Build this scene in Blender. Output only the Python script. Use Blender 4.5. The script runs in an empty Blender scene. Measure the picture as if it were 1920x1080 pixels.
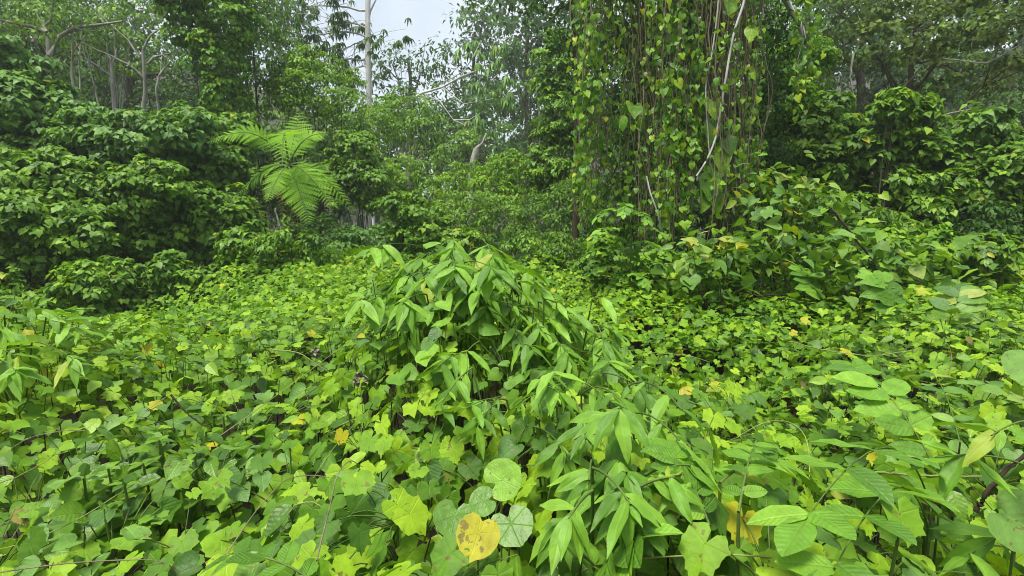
import bpy, math
import numpy as np
from mathutils import Matrix, Vector

SC = bpy.context.scene
COL = SC.collection
rng = np.random.default_rng(11)
R = math.radians

# ------------------------------------------------------------------ camera
FPX = 1000.0                     # focal length in pixels of a 1920 px wide frame
PITCH = -6.0
CAMZ = 1.75
cam_d = bpy.data.cameras.new('camera')
cam_d.sensor_width = 36.0
cam_d.lens = 36.0 * FPX / 1920.0
cam_d.clip_start = 0.02
cam_d.clip_end = 3000.0
cam = bpy.data.objects.new('camera', cam_d)
COL.objects.link(cam)
cam.location = (0, 0, CAMZ)
cam.rotation_euler = (R(90 + PITCH), 0, 0)
SC.camera = cam
# ------------------------------------------------------------------ sky, sun, exposure
SUN_EL, SUN_AZ = 69.0, 214.0     # azimuth measured clockwise from +Y
world = bpy.data.worlds.new('World')
SC.world = world
world.use_nodes = True
wt = world.node_tree
wt.nodes.clear()
w_out = wt.nodes.new('ShaderNodeOutputWorld')
w_bg = wt.nodes.new('ShaderNodeBackground')
w_sky = wt.nodes.new('ShaderNodeTexSky')
w_sky.sky_type = 'NISHITA'
w_sky.sun_disc = False
w_sky.sun_elevation = R(SUN_EL)
w_sky.sun_rotation = R(SUN_AZ)
w_sky.dust_density = 4.0
w_hs = wt.nodes.new('ShaderNodeHueSaturation')
w_hs.inputs['Saturation'].default_value = 0.22
w_hs.inputs['Value'].default_value = 1.0
w_tc = wt.nodes.new('ShaderNodeTexCoord')
w_n = wt.nodes.new('ShaderNodeTexNoise')
w_n.inputs['Scale'].default_value = 3.6
w_n.inputs['Detail'].default_value = 3.0
w_cr = wt.nodes.new('ShaderNodeValToRGB')
w_cr.color_ramp.elements[0].position = 0.36
w_cr.color_ramp.elements[0].color = (4.1, 5.0, 6.0, 1)
w_cr.color_ramp.elements[1].position = 0.62
w_cr.color_ramp.elements[1].color = (6.3, 6.9, 7.6, 1)
w_mx = wt.nodes.new('ShaderNodeMix')
w_mx.data_type = 'RGBA'
w_mx.inputs[0].default_value = 0.72
wt.links.new(w_sky.outputs[0], w_hs.inputs['Color'])
wt.links.new(w_tc.outputs['Generated'], w_n.inputs['Vector'])
wt.links.new(w_n.outputs[0], w_cr.inputs[0])
wt.links.new(w_hs.outputs[0], w_mx.inputs[6])
wt.links.new(w_cr.outputs[0], w_mx.inputs[7])
wt.links.new(w_mx.outputs[2], w_bg.inputs['Color'])
w_bg.inputs['Strength'].default_value = 0.05
wt.links.new(w_bg.outputs[0], w_out.inputs[0])

sun_d = bpy.data.lights.new('sun', 'SUN')
sun_d.energy = 1.5
sun_d.angle = R(16)
sun_d.color = (1.0, 0.96, 0.86)
sun = bpy.data.objects.new('sun', sun_d)
COL.objects.link(sun)
sdir = Vector((math.sin(R(SUN_AZ)) * math.cos(R(SUN_EL)), math.cos(R(SUN_AZ)) * math.cos(R(SUN_EL)), math.sin(R(SUN_EL))))
sun.rotation_euler = sdir.to_track_quat('Z', 'Y').to_euler()

SC.view_settings.view_transform = 'Standard'
SC.view_settings.look = 'None'
SC.view_settings.gamma = 1.0
SC.view_settings.use_curve_mapping = False
SC.view_settings.exposure = 1.86
cy = SC.cycles
cy.max_bounces = 7
cy.diffuse_bounces = 4
cy.glossy_bounces = 2
cy.volume_bounces = 1
cy.transmission_bounces = 4
cy.transparent_max_bounces = 4
cy.use_adaptive_sampling = True
cy.adaptive_threshold = 0.012
cy.use_denoising = True
cy.filter_width = 1.0
cy.sample_clamp_indirect = 4.0
cy.caustics_reflective = False
cy.caustics_refractive = False

# ------------------------------------------------------------------ small maths
_p = R(PITCH)
FWD = np.array([0, math.cos(_p), math.sin(_p)])
UPV = np.array([0, -math.sin(_p), math.cos(_p)])
CAM = np.array([0, 0, CAMZ])
UP = np.array([0, 0, 1.0])


def ray(px, py):
    return FWD + (px - 960) / FPX * np.array([1.0, 0, 0]) - (py - 540) / FPX * UPV


def at(px, py, D):
    d = ray(px, py)
    return CAM + d * (D / d[1])


def nrm(v):
    v = np.asarray(v, float)
    return v / np.maximum(np.linalg.norm(v, axis=-1, keepdims=True), 1e-9)


_nz = [(rng.uniform(0, 2 * math.pi), rng.uniform(0, 6.28), w) for w in (0.35, 0.6, 0.9, 1.3, 1.9, 2.6, 3.7, 5.0) for _ in range(3)]


def hnoise(x, y):
    s = 0
    for a, p, w in _nz:
        s = s + np.sin((x * math.cos(a) + y * math.sin(a)) * w * 1.6 + p) * 0.32 / (w ** 0.7 + 0.3)
    return s


MOUNDS = [  # x, y, rx, ry, amplitude of the leaf canopy over the ground
    (-0.38, 3.05, 0.50, 0.60, 0.64), (0.02, 2.5, 0.50, 0.42, 0.30), (0.28, 1.85, 0.35, 0.30, 0.10),
    (-0.42, 2.15, 0.42, 0.36, 0.24), (-3.0, 7.2, 1.8, 1.6, 0.42), (-1.6, 8.8, 1.8, 1.2, 0.34), (1.2, 8.0, 1.4, 1.1, 0.22),
    (-4.7, 5.6, 1.5, 1.4, -0.28), (-6.5, 7.5, 2.2, 2.0, -0.25), (2.2, 5.2, 1.5, 1.3, 0.2),
    (-0.02, 1.40, 0.17, 0.26, -0.34), (-2.2, 2.2, 0.8, 0.6, 0.10), (1.5, 2.0, 0.6, 0.4, 0.10),
    (3.2, 3.6, 1.2, 1.1, 0.26), (-2.7, 3.0, .8, .8, .22), (1.9, 2.9, .7, .6, .12), (-1.5, 4.6, 1.2, 1.0, .14), (2.3, 2.0, .6, .5, .22),
]


def Hc(x, y):
    h = 0.93 + 0.105 * hnoise(x, y) + 0.085 * hnoise(x * 2.7 + 5, y * 2.7)
    for mx, my, rx, ry, a in MOUNDS:
        h = h + a * np.exp(-((x - mx) / rx) ** 2 - ((y - my) / ry) ** 2)
    return h


def hit(px, py, dz=0.0):
    d = ray(px, py)
    t = 0.5
    while t < 14:
        q = CAM + d * t
        if q[2] < Hc(q[0], q[1]) + dz:
            return q
        t += 0.03
    return CAM + d * t


def above(px, py, dz, D):
    """a point over the creeper canopy on that sight line, or at depth D where there is none near"""
    q = hit(px, py, dz)
    return q if q[1] < D * 1.35 else at(px, py, D)


def to_px(P):
    v = P - CAM
    z = v @ FWD
    return 960 + FPX * v[..., 0] / z, 540 - FPX * (v @ UPV) / z


# ------------------------------------------------------------------ materials
def leaf_mat(name, stops, vein=None, obj=False, rough=0.45, spec=0.4, transl=0.30, spots=0.0, patch=0.25, bump=0.3, freq=7.0):
    m = bpy.data.materials.new(name)
    m.use_nodes = True
    t = m.node_tree
    t.nodes.clear()
    N, L = t.nodes.new, t.links.new

    def math_(op, a, b=None, c=None):
        n = N('ShaderNodeMath')
        n.operation = op
        for i, v in enumerate((a, b, c)):
            if v is None:
                continue
            if isinstance(v, (int, float)):
                n.inputs[i].default_value = v
            else:
                L(v, n.inputs[i])
        return n.outputs[0]

    out = N('ShaderNodeOutputMaterial')
    pr = N('ShaderNodeBsdfPrincipled')
    tr = N('ShaderNodeBsdfTranslucent')
    mix = N('ShaderNodeMixShader')
    if obj:
        oi = N('ShaderNodeObjectInfo')
        rnd = oi.outputs['Random']
    else:
        at_ = N('ShaderNodeAttribute')
        at_.attribute_name = 'rnd'
        rnd = at_.outputs['Fac']
    geo = N('ShaderNodeNewGeometry')
    nz = N('ShaderNodeTexNoise')
    nz.inputs['Scale'].default_value = 1.7
    nz.inputs['Detail'].default_value = 2.0
    L(geo.outputs['Position'], nz.inputs['Vector'])
    k = math_('MULTIPLY_ADD', nz.outputs[0], patch * 2, -patch)
    fac = math_('ADD', rnd, k)
    cr = N('ShaderNodeValToRGB')
    el = cr.color_ramp.elements
    while len(el) < len(stops):
        el.new(0.5)
    for e, (p, c) in zip(el, stops):
        e.position = p
        e.color = (*c, 1)
    # the rare yellow end of the ramp only for the leaf's own draw, not for the patch drift
    hi = math_('GREATER_THAN', rnd, 0.988 if obj else 0.965)
    fac = math_('MULTIPLY', math_('MINIMUM', math_('MAXIMUM', fac, 0.02), 0.93), 1.0)
    fac = math_('MAXIMUM', fac, math_('MULTIPLY', hi, rnd))
    L(fac, cr.inputs[0])
    colr = cr.outputs[0]

    def mixc(f, a, b, mode='MIX'):
        n = N('ShaderNodeMix')
        n.data_type = 'RGBA'
        n.blend_type = mode
        if isinstance(f, (int, float)):
            n.inputs[0].default_value = f
        else:
            L(f, n.inputs[0])
        for i, v in ((6, a), (7, b)):
            if isinstance(v, tuple):
                n.inputs[i].default_value = (*v, 1)
            else:
                L(v, n.inputs[i])
        return n.outputs[2]

    if vein:
        uv = N('ShaderNodeUVMap')
        uv.uv_map = 'UVMap'
        sx = N('ShaderNodeSeparateXYZ')
        L(uv.outputs[0], sx.inputs[0])
        x, y = sx.outputs[0], sx.outputs[1]
        ax = math_('ABSOLUTE', x)
        if vein == 'pinnate':
            main = math_('SUBTRACT', 1.0, math_('SMOOTH_MIN', math_('MULTIPLY', ax, 28.0), 1.0, 0.2))
            ph = math_('SUBTRACT', math_('MULTIPLY', y, freq), math_('MULTIPLY', ax, freq * 0.75))
            w = math_('ABSOLUTE', math_('SUBTRACT', math_('FRACT', ph), 0.5))
            side = math_('SUBTRACT', 1.0, math_('MINIMUM', math_('MULTIPLY', w, 12.0), 1.0))
            v = math_('MAXIMUM', main, math_('MULTIPLY', side, 0.28))
            relief = math_('MULTIPLY_ADD', math_('SINE', math_('MULTIPLY', ph, 6.283)), 0.22, math_('MULTIPLY', main, -1.2))
        else:
            ang = math_('ARCTAN2', x, y)
            r = math_('SQRT', math_('ADD', math_('MULTIPLY', x, x), math_('MULTIPLY', y, y)))
            s = math_('ABSOLUTE', math_('SINE', math_('MULTIPLY', ang, 1.7 if vein == 'radial' else 3.2)))
            d = math_('MULTIPLY', s, r)
            v = math_('SUBTRACT', 1.0, math_('MINIMUM', math_('MULTIPLY', d, 22.0), 1.0))
            ph2 = math_('MULTIPLY_ADD', r, freq * 1.4, math_('MULTIPLY', s, 1.1))
            w2 = math_('ABSOLUTE', math_('SUBTRACT', math_('FRACT', ph2), 0.5))
            side = math_('SUBTRACT', 1.0, math_('MINIMUM', math_('MULTIPLY', w2, 8.0), 1.0))
            v = math_('MAXIMUM', v, math_('MULTIPLY', side, 0.06))
            relief = math_('MULTIPLY', v, -1.0)
        light = mixc(1.0, colr, (1.28, 1.2, 1.35), 'MULTIPLY')
        colr = mixc(math_('MULTIPLY', v, 0.35 if vein == 'radial2' else 0.6), colr, light)
        bp = N('ShaderNodeBump')
        bp.inputs['Strength'].default_value = bump
        bp.inputs['Distance'].default_value = 0.004
        ck = N('ShaderNodeTexNoise')
        ck.inputs['Scale'].default_value = 42.0
        ck.inputs['Detail'].default_value = 3.0
        L(geo.outputs['Position'], ck.inputs['Vector'])
        relief = math_('MULTIPLY_ADD', ck.outputs[0], 3.5, relief)
        L(relief, bp.inputs['Height'])
        L(bp.outputs[0], pr.inputs['Normal'])
    if spots > 0:
        # insect damage and blotches: small tan flecks with their own shape
        sp = N('ShaderNodeTexNoise')
        sp.inputs['Scale'].default_value = 55.0
        sp.inputs['Detail'].default_value = 3.0
        L(geo.outputs['Position'], sp.inputs['Vector'])
        f = math_('MULTIPLY', math_('GREATER_THAN', sp.outputs[0], 0.70 - spots * 0.1), 0.75)
        colr = mixc(f, colr, (0.16, 0.12, 0.03))
    fine = N('ShaderNodeTexNoise')
    fine.inputs['Scale'].default_value = 26.0
    fine.inputs['Detail'].default_value = 3.0
    L(geo.outputs['Position'], fine.inputs['Vector'])
    val = math_('MULTIPLY_ADD', fine.outputs[0], 0.8, 0.6)
    cm = N('ShaderNodeCombineColor')
    for i in range(3):
        L(val, cm.inputs[i])
    colr = mixc(1.0, colr, cm.outputs[0], 'MULTIPLY')
    L(colr, pr.inputs['Base Color'])
    pr.inputs['Roughness'].default_value = rough
    pr.inputs['Specular IOR Level'].default_value = spec
    tc = mixc(1.0, colr, (1.5, 1.45, 0.6), 'MULTIPLY')
    L(tc, tr.inputs['Color'])
    mix.inputs[0].default_value = transl
    L(pr.outputs[0], mix.inputs[1])
    L(tr.outputs[0], mix.inputs[2])
    L(mix.outputs[0], out.inputs[0])
    return m


def bark_mat(name, c1, c2, scale=6.0, rough=0.85, stretch=0.25):
    m = bpy.data.materials.new(name)
    m.use_nodes = True
    t = m.node_tree
    pr = t.nodes['Principled BSDF']
    tc = t.nodes.new('ShaderNodeTexCoord')
    mp = t.nodes.new('ShaderNodeMapping')
    mp.inputs['Scale'].default_value = (1, 1, stretch)
    n = t.nodes.new('ShaderNodeTexNoise')
    n.inputs['Scale'].default_value = scale
    n.inputs['Detail'].default_value = 6
    n.inputs['Roughness'].default_value = 0.7
    cr = t.nodes.new('ShaderNodeValToRGB')
    cr.color_ramp.elements[0].position = 0.35
    cr.color_ramp.elements[0].color = (*c1, 1)
    cr.color_ramp.elements[1].position = 0.65
    cr.color_ramp.elements[1].color = (*c2, 1)
    bp = t.nodes.new('ShaderNodeBump')
    bp.inputs['Strength'].default_value = 0.5
    bp.inputs['Distance'].default_value = 0.02
    L = t.links.new
    L(tc.outputs['Object'], mp.inputs[0])
    L(mp.outputs[0], n.inputs['Vector'])
    L(n.outputs[0], cr.inputs[0])
    L(cr.outputs[0], pr.inputs['Base Color'])
    L(n.outputs[0], bp.inputs['Height'])
    L(bp.outputs[0], pr.inputs['Normal'])
    pr.inputs['Roughness'].default_value = rough
    pr.inputs['Specular IOR Level'].default_value = 0.2
    return m


YEL = (0.42, 0.39, 0.015)
S_LIME = [(0.0, (0.05, 0.13, 0.011)), (0.3, (0.11, 0.245, 0.013)), (0.65, (0.20, 0.37, 0.016)), (0.93, (0.30, 0.47, 0.02)), (0.97, (0.33, 0.40, 0.02)), (1.0, YEL)]
S_MID = [(0.0, (0.05, 0.125, 0.014)), (0.4, (0.115, 0.24, 0.019)), (0.75, (0.18, 0.34, 0.022)), (0.95, (0.27, 0.44, 0.03)), (1.0, (0.42, 0.38, 0.02))]
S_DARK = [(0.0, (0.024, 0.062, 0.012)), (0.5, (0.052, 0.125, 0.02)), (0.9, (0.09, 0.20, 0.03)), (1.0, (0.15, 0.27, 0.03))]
S_OLIVE = [(0.0, (0.05, 0.075, 0.018)), (0.4, (0.095, 0.15, 0.03)), (0.8, (0.15, 0.24, 0.04)), (0.95, (0.23, 0.32, 0.06)), (1.0, (0.3, 0.3, 0.06))]
S_GREY = [(0.0, (0.065, 0.155, 0.025)), (0.5, (0.12, 0.255, 0.04)), (0.95, (0.19, 0.35, 0.06)), (1.0, (0.3, 0.33, 0.05))]
S_LONG = [(0.0, (0.085, 0.20, 0.018)), (0.5, (0.15, 0.32, 0.026)), (0.95, (0.23, 0.43, 0.04)), (1.0, (0.3, 0.38, 0.03))]
S_HANG = [(0.0, (0.06, 0.16, 0.02)), (0.45, (0.14, 0.31, 0.02)), (0.85, (0.25, 0.43, 0.02)), (0.95, (0.34, 0.46, 0.02)), (1.0, YEL)]
S_FERN = [(0.0, (0.15, 0.32, 0.02)), (0.5, (0.21, 0.41, 0.028)), (1.0, (0.27, 0.48, 0.035))]
S_DRY = [(0.0, (0.07, 0.17, 0.025)), (0.4, (0.13, 0.27, 0.04)), (0.75, (0.22, 0.36, 0.06)), (0.93, (0.33, 0.38, 0.06)), (1.0, YEL)]
S_YEL = [(0.0, (0.34, 0.36, 0.012)), (0.6, (0.42, 0.39, 0.014)), (1.0, (0.48, 0.42, 0.02))]

M = {}
M['lime'] = leaf_mat('lobed_leaf_lime', S_LIME, 'radial', obj=True, spots=0.5, rough=0.55, spec=0.28)
M['lime_mass'] = leaf_mat('ground_cover_leaf', S_LIME, None, spots=0.0, rough=0.55, spec=0.28)
M['grey'] = leaf_mat('heart_leaf_greyish', S_GREY, 'pinnate', obj=True, spots=0.4, rough=0.48, spec=.4)
M['grey_mass'] = leaf_mat('heart_leaf_greyish_mass', S_GREY, rough=.5, spec=.35)
M['mid'] = leaf_mat('ovate_leaf_green', S_MID, 'pinnate', obj=True, rough=0.4, spots=0.2)
M['mid_mass'] = leaf_mat('shrub_leaf_green', S_MID, rough=0.5, spec=0.32)
M['olive_mass'] = leaf_mat('fine_leaf_olive', S_OLIVE, rough=.55, spec=.18)
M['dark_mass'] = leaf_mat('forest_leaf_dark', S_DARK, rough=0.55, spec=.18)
M['long'] = leaf_mat('long_leaf_green', S_LONG, 'pinnate', obj=True, rough=0.5, spec=.35, freq=3.0, bump=0.22)
M['long_mass'] = leaf_mat('long_leaf_mass', S_LONG, rough=0.42)
M['oval'] = leaf_mat('pinnate_leaflet_green', S_LONG, 'pinnate', obj=True, rough=0.48, spec=.35, freq=9.0, bump=0.5)
M['round'] = leaf_mat('round_leaf_veined', S_LONG, 'radial2', obj=True, rough=0.4, spots=0.3, freq=6.0, bump=0.3)
M['yellow'] = leaf_mat('yellowed_leaf', S_YEL, 'radial2', obj=True, rough=0.55, spots=1.0, transl=0.3)
M['hang'] = leaf_mat('hanging_vine_leaf', S_HANG, 'pinnate', obj=True, rough=0.42)
M['hang_mass'] = leaf_mat('hanging_vine_leaf_mass', S_HANG, patch=0.1, rough=.5, spec=.3)
M['fern'] = leaf_mat('fern_frond_green', S_FERN, None, obj=True, rough=0.6, spec=.2, transl=0.45)
M['dry'] = leaf_mat('yellowing_shrub_leaf', S_DRY, 'pinnate', obj=True, rough=0.5)
M['dry_mass'] = leaf_mat('yellowing_shrub_mass', S_DRY)
M['dead'] = leaf_mat('withered_leaf_brown', [(0.0, (0.10, 0.075, 0.03)), (0.6, (0.2, 0.16, 0.05)), (1.0, (0.34, 0.31, 0.05))], 'pinnate', obj=True, rough=.7, spec=.2, spots=.6, transl=.2)
M['bark'] = bark_mat('bark_brown', (0.045, 0.035, 0.025), (0.13, 0.105, 0.08))
M['pale'] = bark_mat('bark_pale_grey', (0.20, 0.19, 0.165), (0.48, 0.46, 0.42), 8.0)
M['white'] = bark_mat('bark_whitish', (0.36, 0.355, 0.33), (0.70, 0.69, 0.66), 8.0)
M['lichen'] = bark_mat('bark_grey_lichen', (0.15, 0.135, 0.105), (0.46, 0.45, 0.40), 9.0)
M['strand'] = bark_mat('dry_vine_strand', (0.10, 0.085, 0.05), (0.28, 0.235, 0.155), 12.0)
M['stem'] = bark_mat('green_stem', (0.06, 0.11, 0.02), (0.13, 0.2, 0.04), 12.0, 0.55)
M['twig'] = bark_mat('dark_twig', (0.03, 0.022, 0.015), (0.075, 0.055, 0.035), 12.0)
M['tendril'] = bark_mat('pale_tendril', (0.20, 0.24, 0.06), (0.32, 0.34, 0.12), 12.0, 0.5)
M['soil'] = bark_mat('leaf_litter_soil', (0.018, 0.014, 0.009), (0.065, 0.05, 0.03), 7.0, 0.95, 1.0)
M['web'] = bark_mat('grey_withered_clump', (0.15, 0.135, 0.085), (0.34, 0.32, 0.22), 40.0, 0.9, 1.0)

# ------------------------------------------------------------------ mesh helpers


def make_mesh(name, V, F, mat, uv=None, rnd=None, smooth=True):
    me = bpy.data.meshes.new(name)
    V = np.ascontiguousarray(V, np.float32)
    F = np.ascontiguousarray(F, np.int32)
    me.vertices.add(len(V))
    me.vertices.foreach_set('co', V.ravel())
    me.loops.add(F.size)
    me.loops.foreach_set('vertex_index', F.ravel())
    me.polygons.add(len(F))
    me.polygons.foreach_set('loop_start', np.arange(0, F.size, 3, dtype=np.int32))
    me.polygons.foreach_set('use_smooth', np.full(len(F), smooth, bool))
    if uv is not None:
        l = me.uv_layers.new(name='UVMap')
        l.data.foreach_set('uv', np.ascontiguousarray(uv[F.ravel()], np.float32).ravel())
    if rnd is not None:
        a = me.attributes.new('rnd', 'FLOAT', 'POINT')
        a.data.foreach_set('value', np.ascontiguousarray(rnd, np.float32))
    me.update(calc_edges=True)
    me.materials.append(mat)
    return me


def link(name, data, parent=None, loc=None):
    o = bpy.data.objects.new(name, data)
    COL.objects.link(o)
    if parent is not None:
        o.parent = parent
    if loc is not None:
        o.location = loc
    return o


def thing(name, loc, label, cat, group=None):
    o = link(name, None, None, tuple(loc))
    o.empty_display_size = 0.1
    o['label'] = label
    o['category'] = cat
    if group:
        o['group'] = group
    return o


def put(name, me, root, stuff=False):
    """mesh given in world space, stored relative to its thing's base"""
    me.transform(Matrix.Translation(-Vector(root.location)))
    o = link(name, me, root)
    if stuff:
        o['kind'] = 'stuff'
    return o


class Tubes:
    def __init__(s):
        s.V, s.F, s.n = [], [], 0

    def add(s, pts, r0, r1=None, sides=5):
        pts = np.asarray(pts, float)
        k = len(pts)
        r1 = r0 if r1 is None else r1
        rad = np.linspace(r0, r1, k)
        tan = nrm(np.gradient(pts, axis=0))
        ref = np.where(np.abs(tan[:, 2:3]) > 0.9, np.array([[1.0, 0, 0]]), UP[None])
        a = nrm(np.cross(tan, ref))
        b = np.cross(tan, a)
        th = np.linspace(0, 2 * math.pi, sides, endpoint=False)
        ring = pts[:, None] + rad[:, None, None] * (a[:, None] * np.cos(th)[None, :, None] + b[:, None] * np.sin(th)[None, :, None])
        i = np.arange(k - 1)[:, None] * sides
        j = np.arange(sides)[None]
        j2 = (j + 1) % sides
        q0, q1, q2, q3 = i + j, i + j2, i + sides + j2, i + sides + j
        f = np.concatenate([np.stack([q0, q1, q2], -1).reshape(-1, 3), np.stack([q0, q2, q3], -1).reshape(-1, 3)])
        s.V.append(ring.reshape(-1, 3))
        s.F.append(f + s.n)
        s.n += k * sides
        return s

    def mesh(s, name, mat):
        return make_mesh(name, np.concatenate(s.V), np.concatenate(s.F), mat)


def curve(p0, p1, sag=0.0, n=8, wob=0.0, side=None):
    p0, p1 = np.asarray(p0, float), np.asarray(p1, float)
    t = np.linspace(0, 1, n)[:, None]
    p = p0 + (p1 - p0) * t
    p[:, 2] += sag * 4 * (t[:, 0] * (1 - t[:, 0]))
    if side is not None:
        p += np.asarray(side) * (4 * t * (1 - t))
    if wob:
        w = np.cumsum(rng.normal(0, wob, (n, 3)), 0)
        w -= t * w[-1]
        p += w - w[0] * (1 - t)
    return p


# ------------------------------------------------------------------ leaf templates (x across, y to the tip, z = upper face)
def strip(rows, fold=0.25, droop=0.15, wave=0.0, twist=0.0):
    """rows: (y_mid, y_side, half_width); closed at the tip"""
    V = []
    for ym, ys, w in rows:
        V += [(0, ym, 0), (-w, ys, 0), (w, ys, 0)]
    V = np.array(V, float)
    for k in range(len(V)):
        x, y, _ = V[k]
        V[k, 2] = fold * abs(x) - droop * max(y, 0) ** 2 + wave * math.sin(9 * y + (2.0 if x > 0 else 0)) * abs(x)
        V[k, 2] += twist * x * y
    F = []
    for r in range(len(rows) - 1):
        a, b = 3 * r, 3 * r + 3
        for m, e, fl in ((0, 1, False), (0, 2, True)):
            w0, w1 = abs(V[a + e, 0]) > 1e-6, abs(V[b + e, 0]) > 1e-6
            tris = []
            if w0 and w1:
                tris = [(a + m, b + m, b + e), (a + m, b + e, a + e)]
            elif w1:
                tris = [(a + m, b + m, b + e)]
            elif w0:
                tris = [(a + m, b + m, a + e)]
            F += [t[::-1] if fl else t for t in tris]
    return V, np.array(F), V[:, :2].copy()


def radial(half, cup=0.0, droop=0.25, centre=(0, 0), fold=0.0, ripple=0.0):
    pts = []
    for th, r in half:
        pts.append((math.sin(R(th)) * r, math.cos(R(th)) * r))
    left = [(-x, y) for x, y in pts[::-1] if abs(x) > 1e-4]
    outl = pts + left
    V = [(centre[0], centre[1], 0)]
    for i, (x, y) in enumerate(outl):
        r2 = x * x + y * y
        V.append((x, y, cup * r2 - droop * y * abs(y) + fold * abs(x) + ripple * (1 if i % 2 else -1)))
    V = np.array(V, float)
    n = len(outl)
    F = [(0, 1 + (i + 1) % n, 1 + i) for i in range(n)]
    return V, np.array(F), V[:, :2].copy()


LOBED = [(0, .68), (8, .56), (15, .57), (24, .49), (36, .51), (50, .61), (60, .50), (72, .51), (84, .46), (98, .48), (110, .53), (122, .45), (136, .46), (150, .42), (165, .30), (180, .05)]
def vary(make, n, amp=.05, tw=.25):
    """n irregular copies of a template: lopsided, curled and twisted"""
    out = []
    for _ in range(n):
        v, f, u = make()
        v = v.copy()
        a, b, c, d = rng.normal(0, 1, 4)
        v[:, 0] *= 1 + amp * a + amp * np.sign(v[:, 0]) * b
        v[:, 2] += tw * .6 * c * v[:, 0] * v[:, 1] + tw * .5 * d * v[:, 0] ** 2 * np.sign(v[:, 0]) - tw * abs(rng.normal()) * v[:, 0] ** 2
        v[1:, 2] += rng.normal(0, .018, len(v) - 1)
        v[1:, :2] *= 1 + rng.normal(0, amp * .6, (len(v) - 1, 1))
        v[:, 0] += .12 * rng.normal() * np.maximum(v[:, 1], 0) ** 2
        out.append((v, f, u))
    return out


T_lobed = [radial(LOBED, 0.12, 0.22, ripple=0.012), radial(LOBED, -0.25, 0.15, fold=0.12, ripple=0.015),
           radial(LOBED, 0.0, 0.45, fold=0.2, ripple=0.01), radial([(a, r * (0.93 if i % 2 else 1.02)) for i, (a, r) in enumerate(LOBED)], -0.4, 0.0, ripple=0.02)]
T_lobed = T_lobed[:2] + vary(lambda: radial(LOBED, rng.uniform(-.45, .2), rng.uniform(0, .5), fold=rng.uniform(0, .3), ripple=.012), 7)
LOBF = [(0, .66), (25, .45), (52, .59), (80, .43), (112, .50), (150, .38), (180, .06)]
T_lobed_far = [radial(LOBF, 0.1, 0.3), radial(LOBF, -0.3, 0.15, fold=0.12), radial(LOBF, -0.2, 0.5, fold=0.3)]
LOBT = [(0, .66), (38, .46), (66, .55), (125, .46), (180, .1)]
T_lobed_tiny = [radial(LOBT, 0.05, 0.3, fold=.1), radial(LOBT, -0.3, 0.15, fold=0.2)]
ROUND = [(0, .56), (20, .52), (40, .53), (60, .52), (80, .53), (100, .52), (120, .50), (140, .46), (158, .38), (180, .16)]
T_round = [radial(ROUND, 0.18, 0.02, ripple=0.006), radial(ROUND, 0.05, 0.12, fold=0.05, ripple=0.008)]
HEART = [(0, -.16, .14), (0.0, -.15, .32), (.1, .05, .46), (.3, .28, .47), (.52, .52, .37), (.74, .75, .22), (.9, .9, .09), (1.0, 1.0, 0)]
T_heart = [strip(HEART, 0.22, 0.25), strip(HEART, 0.45, 0.12, 0.05), strip(HEART, -0.1, 0.4), strip(HEART, 0.75, 0.15)]
T_heart = T_heart + vary(lambda: strip(HEART, rng.uniform(-.1, .7), rng.uniform(0, .5), rng.uniform(0, .1)), 5)
HEARTF = [(0, -.13, .30), (.33, .33, .47), (1.0, 1.0, 0)]
T_heart_far = [strip(HEARTF, 0.2, 0.3), strip(HEARTF, 0.5, 0.15), strip(HEARTF, 0.05, 0.55, twist=.3)]
LANCE = [(0, 0, .02), (.12, .12, .09), (.3, .3, .14), (.5, .5, .145), (.7, .7, .105), (.87, .87, .045), (1.0, 1.0, 0)]
T_lance = [strip(LANCE, 0.35, 0.22), strip(LANCE, 0.5, 0.42), strip(LANCE, 0.2, 0.1, 0.1, 0.1)]
T_lance = T_lance + vary(lambda: strip(LANCE, rng.uniform(.1, .6), rng.uniform(0, .5), rng.uniform(0, .15), rng.normal() * .3), 6)
OVATE = [(0, 0, .03), (.12, .12, .20), (.32, .32, .28), (.55, .55, .255), (.78, .78, .14), (.92, .92, .05), (1.0, 1.0, 0)]
T_ovate = [strip(OVATE, 0.25, 0.2, 0.06), strip(OVATE, 0.45, 0.1), strip(OVATE, 0.1, 0.35, 0.1)]
OVALL = [(0, 0, .03), (.1, .1, .19), (.3, .3, .27), (.55, .55, .28), (.78, .78, .2), (.93, .93, .085), (1.0, 1.0, 0)]
T_oval = [strip(OVALL, 0.2, 0.15, 0.05), strip(OVALL, 0.32, 0.28), strip(OVALL, 0.1, 0.1, 0.12)]
SIMPLE = [(0, 0, 0), (.45, .42, .24), (1.0, 1.0, 0)]
T_simple = [strip(SIMPLE, 0.35, 0.25), strip(SIMPLE, 0.1, 0.5)]
SIMPLEL = [(0, 0, 0), (.4, .4, .14), (1.0, 1.0, 0)]
T_simple_l = [strip(SIMPLEL, 0.3, 0.4), strip(SIMPLEL, 0.1, 0.7)]


def frame(N, T):
    """orthonormal leaf frames: columns across, along, normal"""
    N = nrm(N)
    T = T - N * np.sum(T * N, -1, keepdims=True)
    T = nrm(T)
    B = np.cross(T, N)
    return B, T, N


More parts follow.
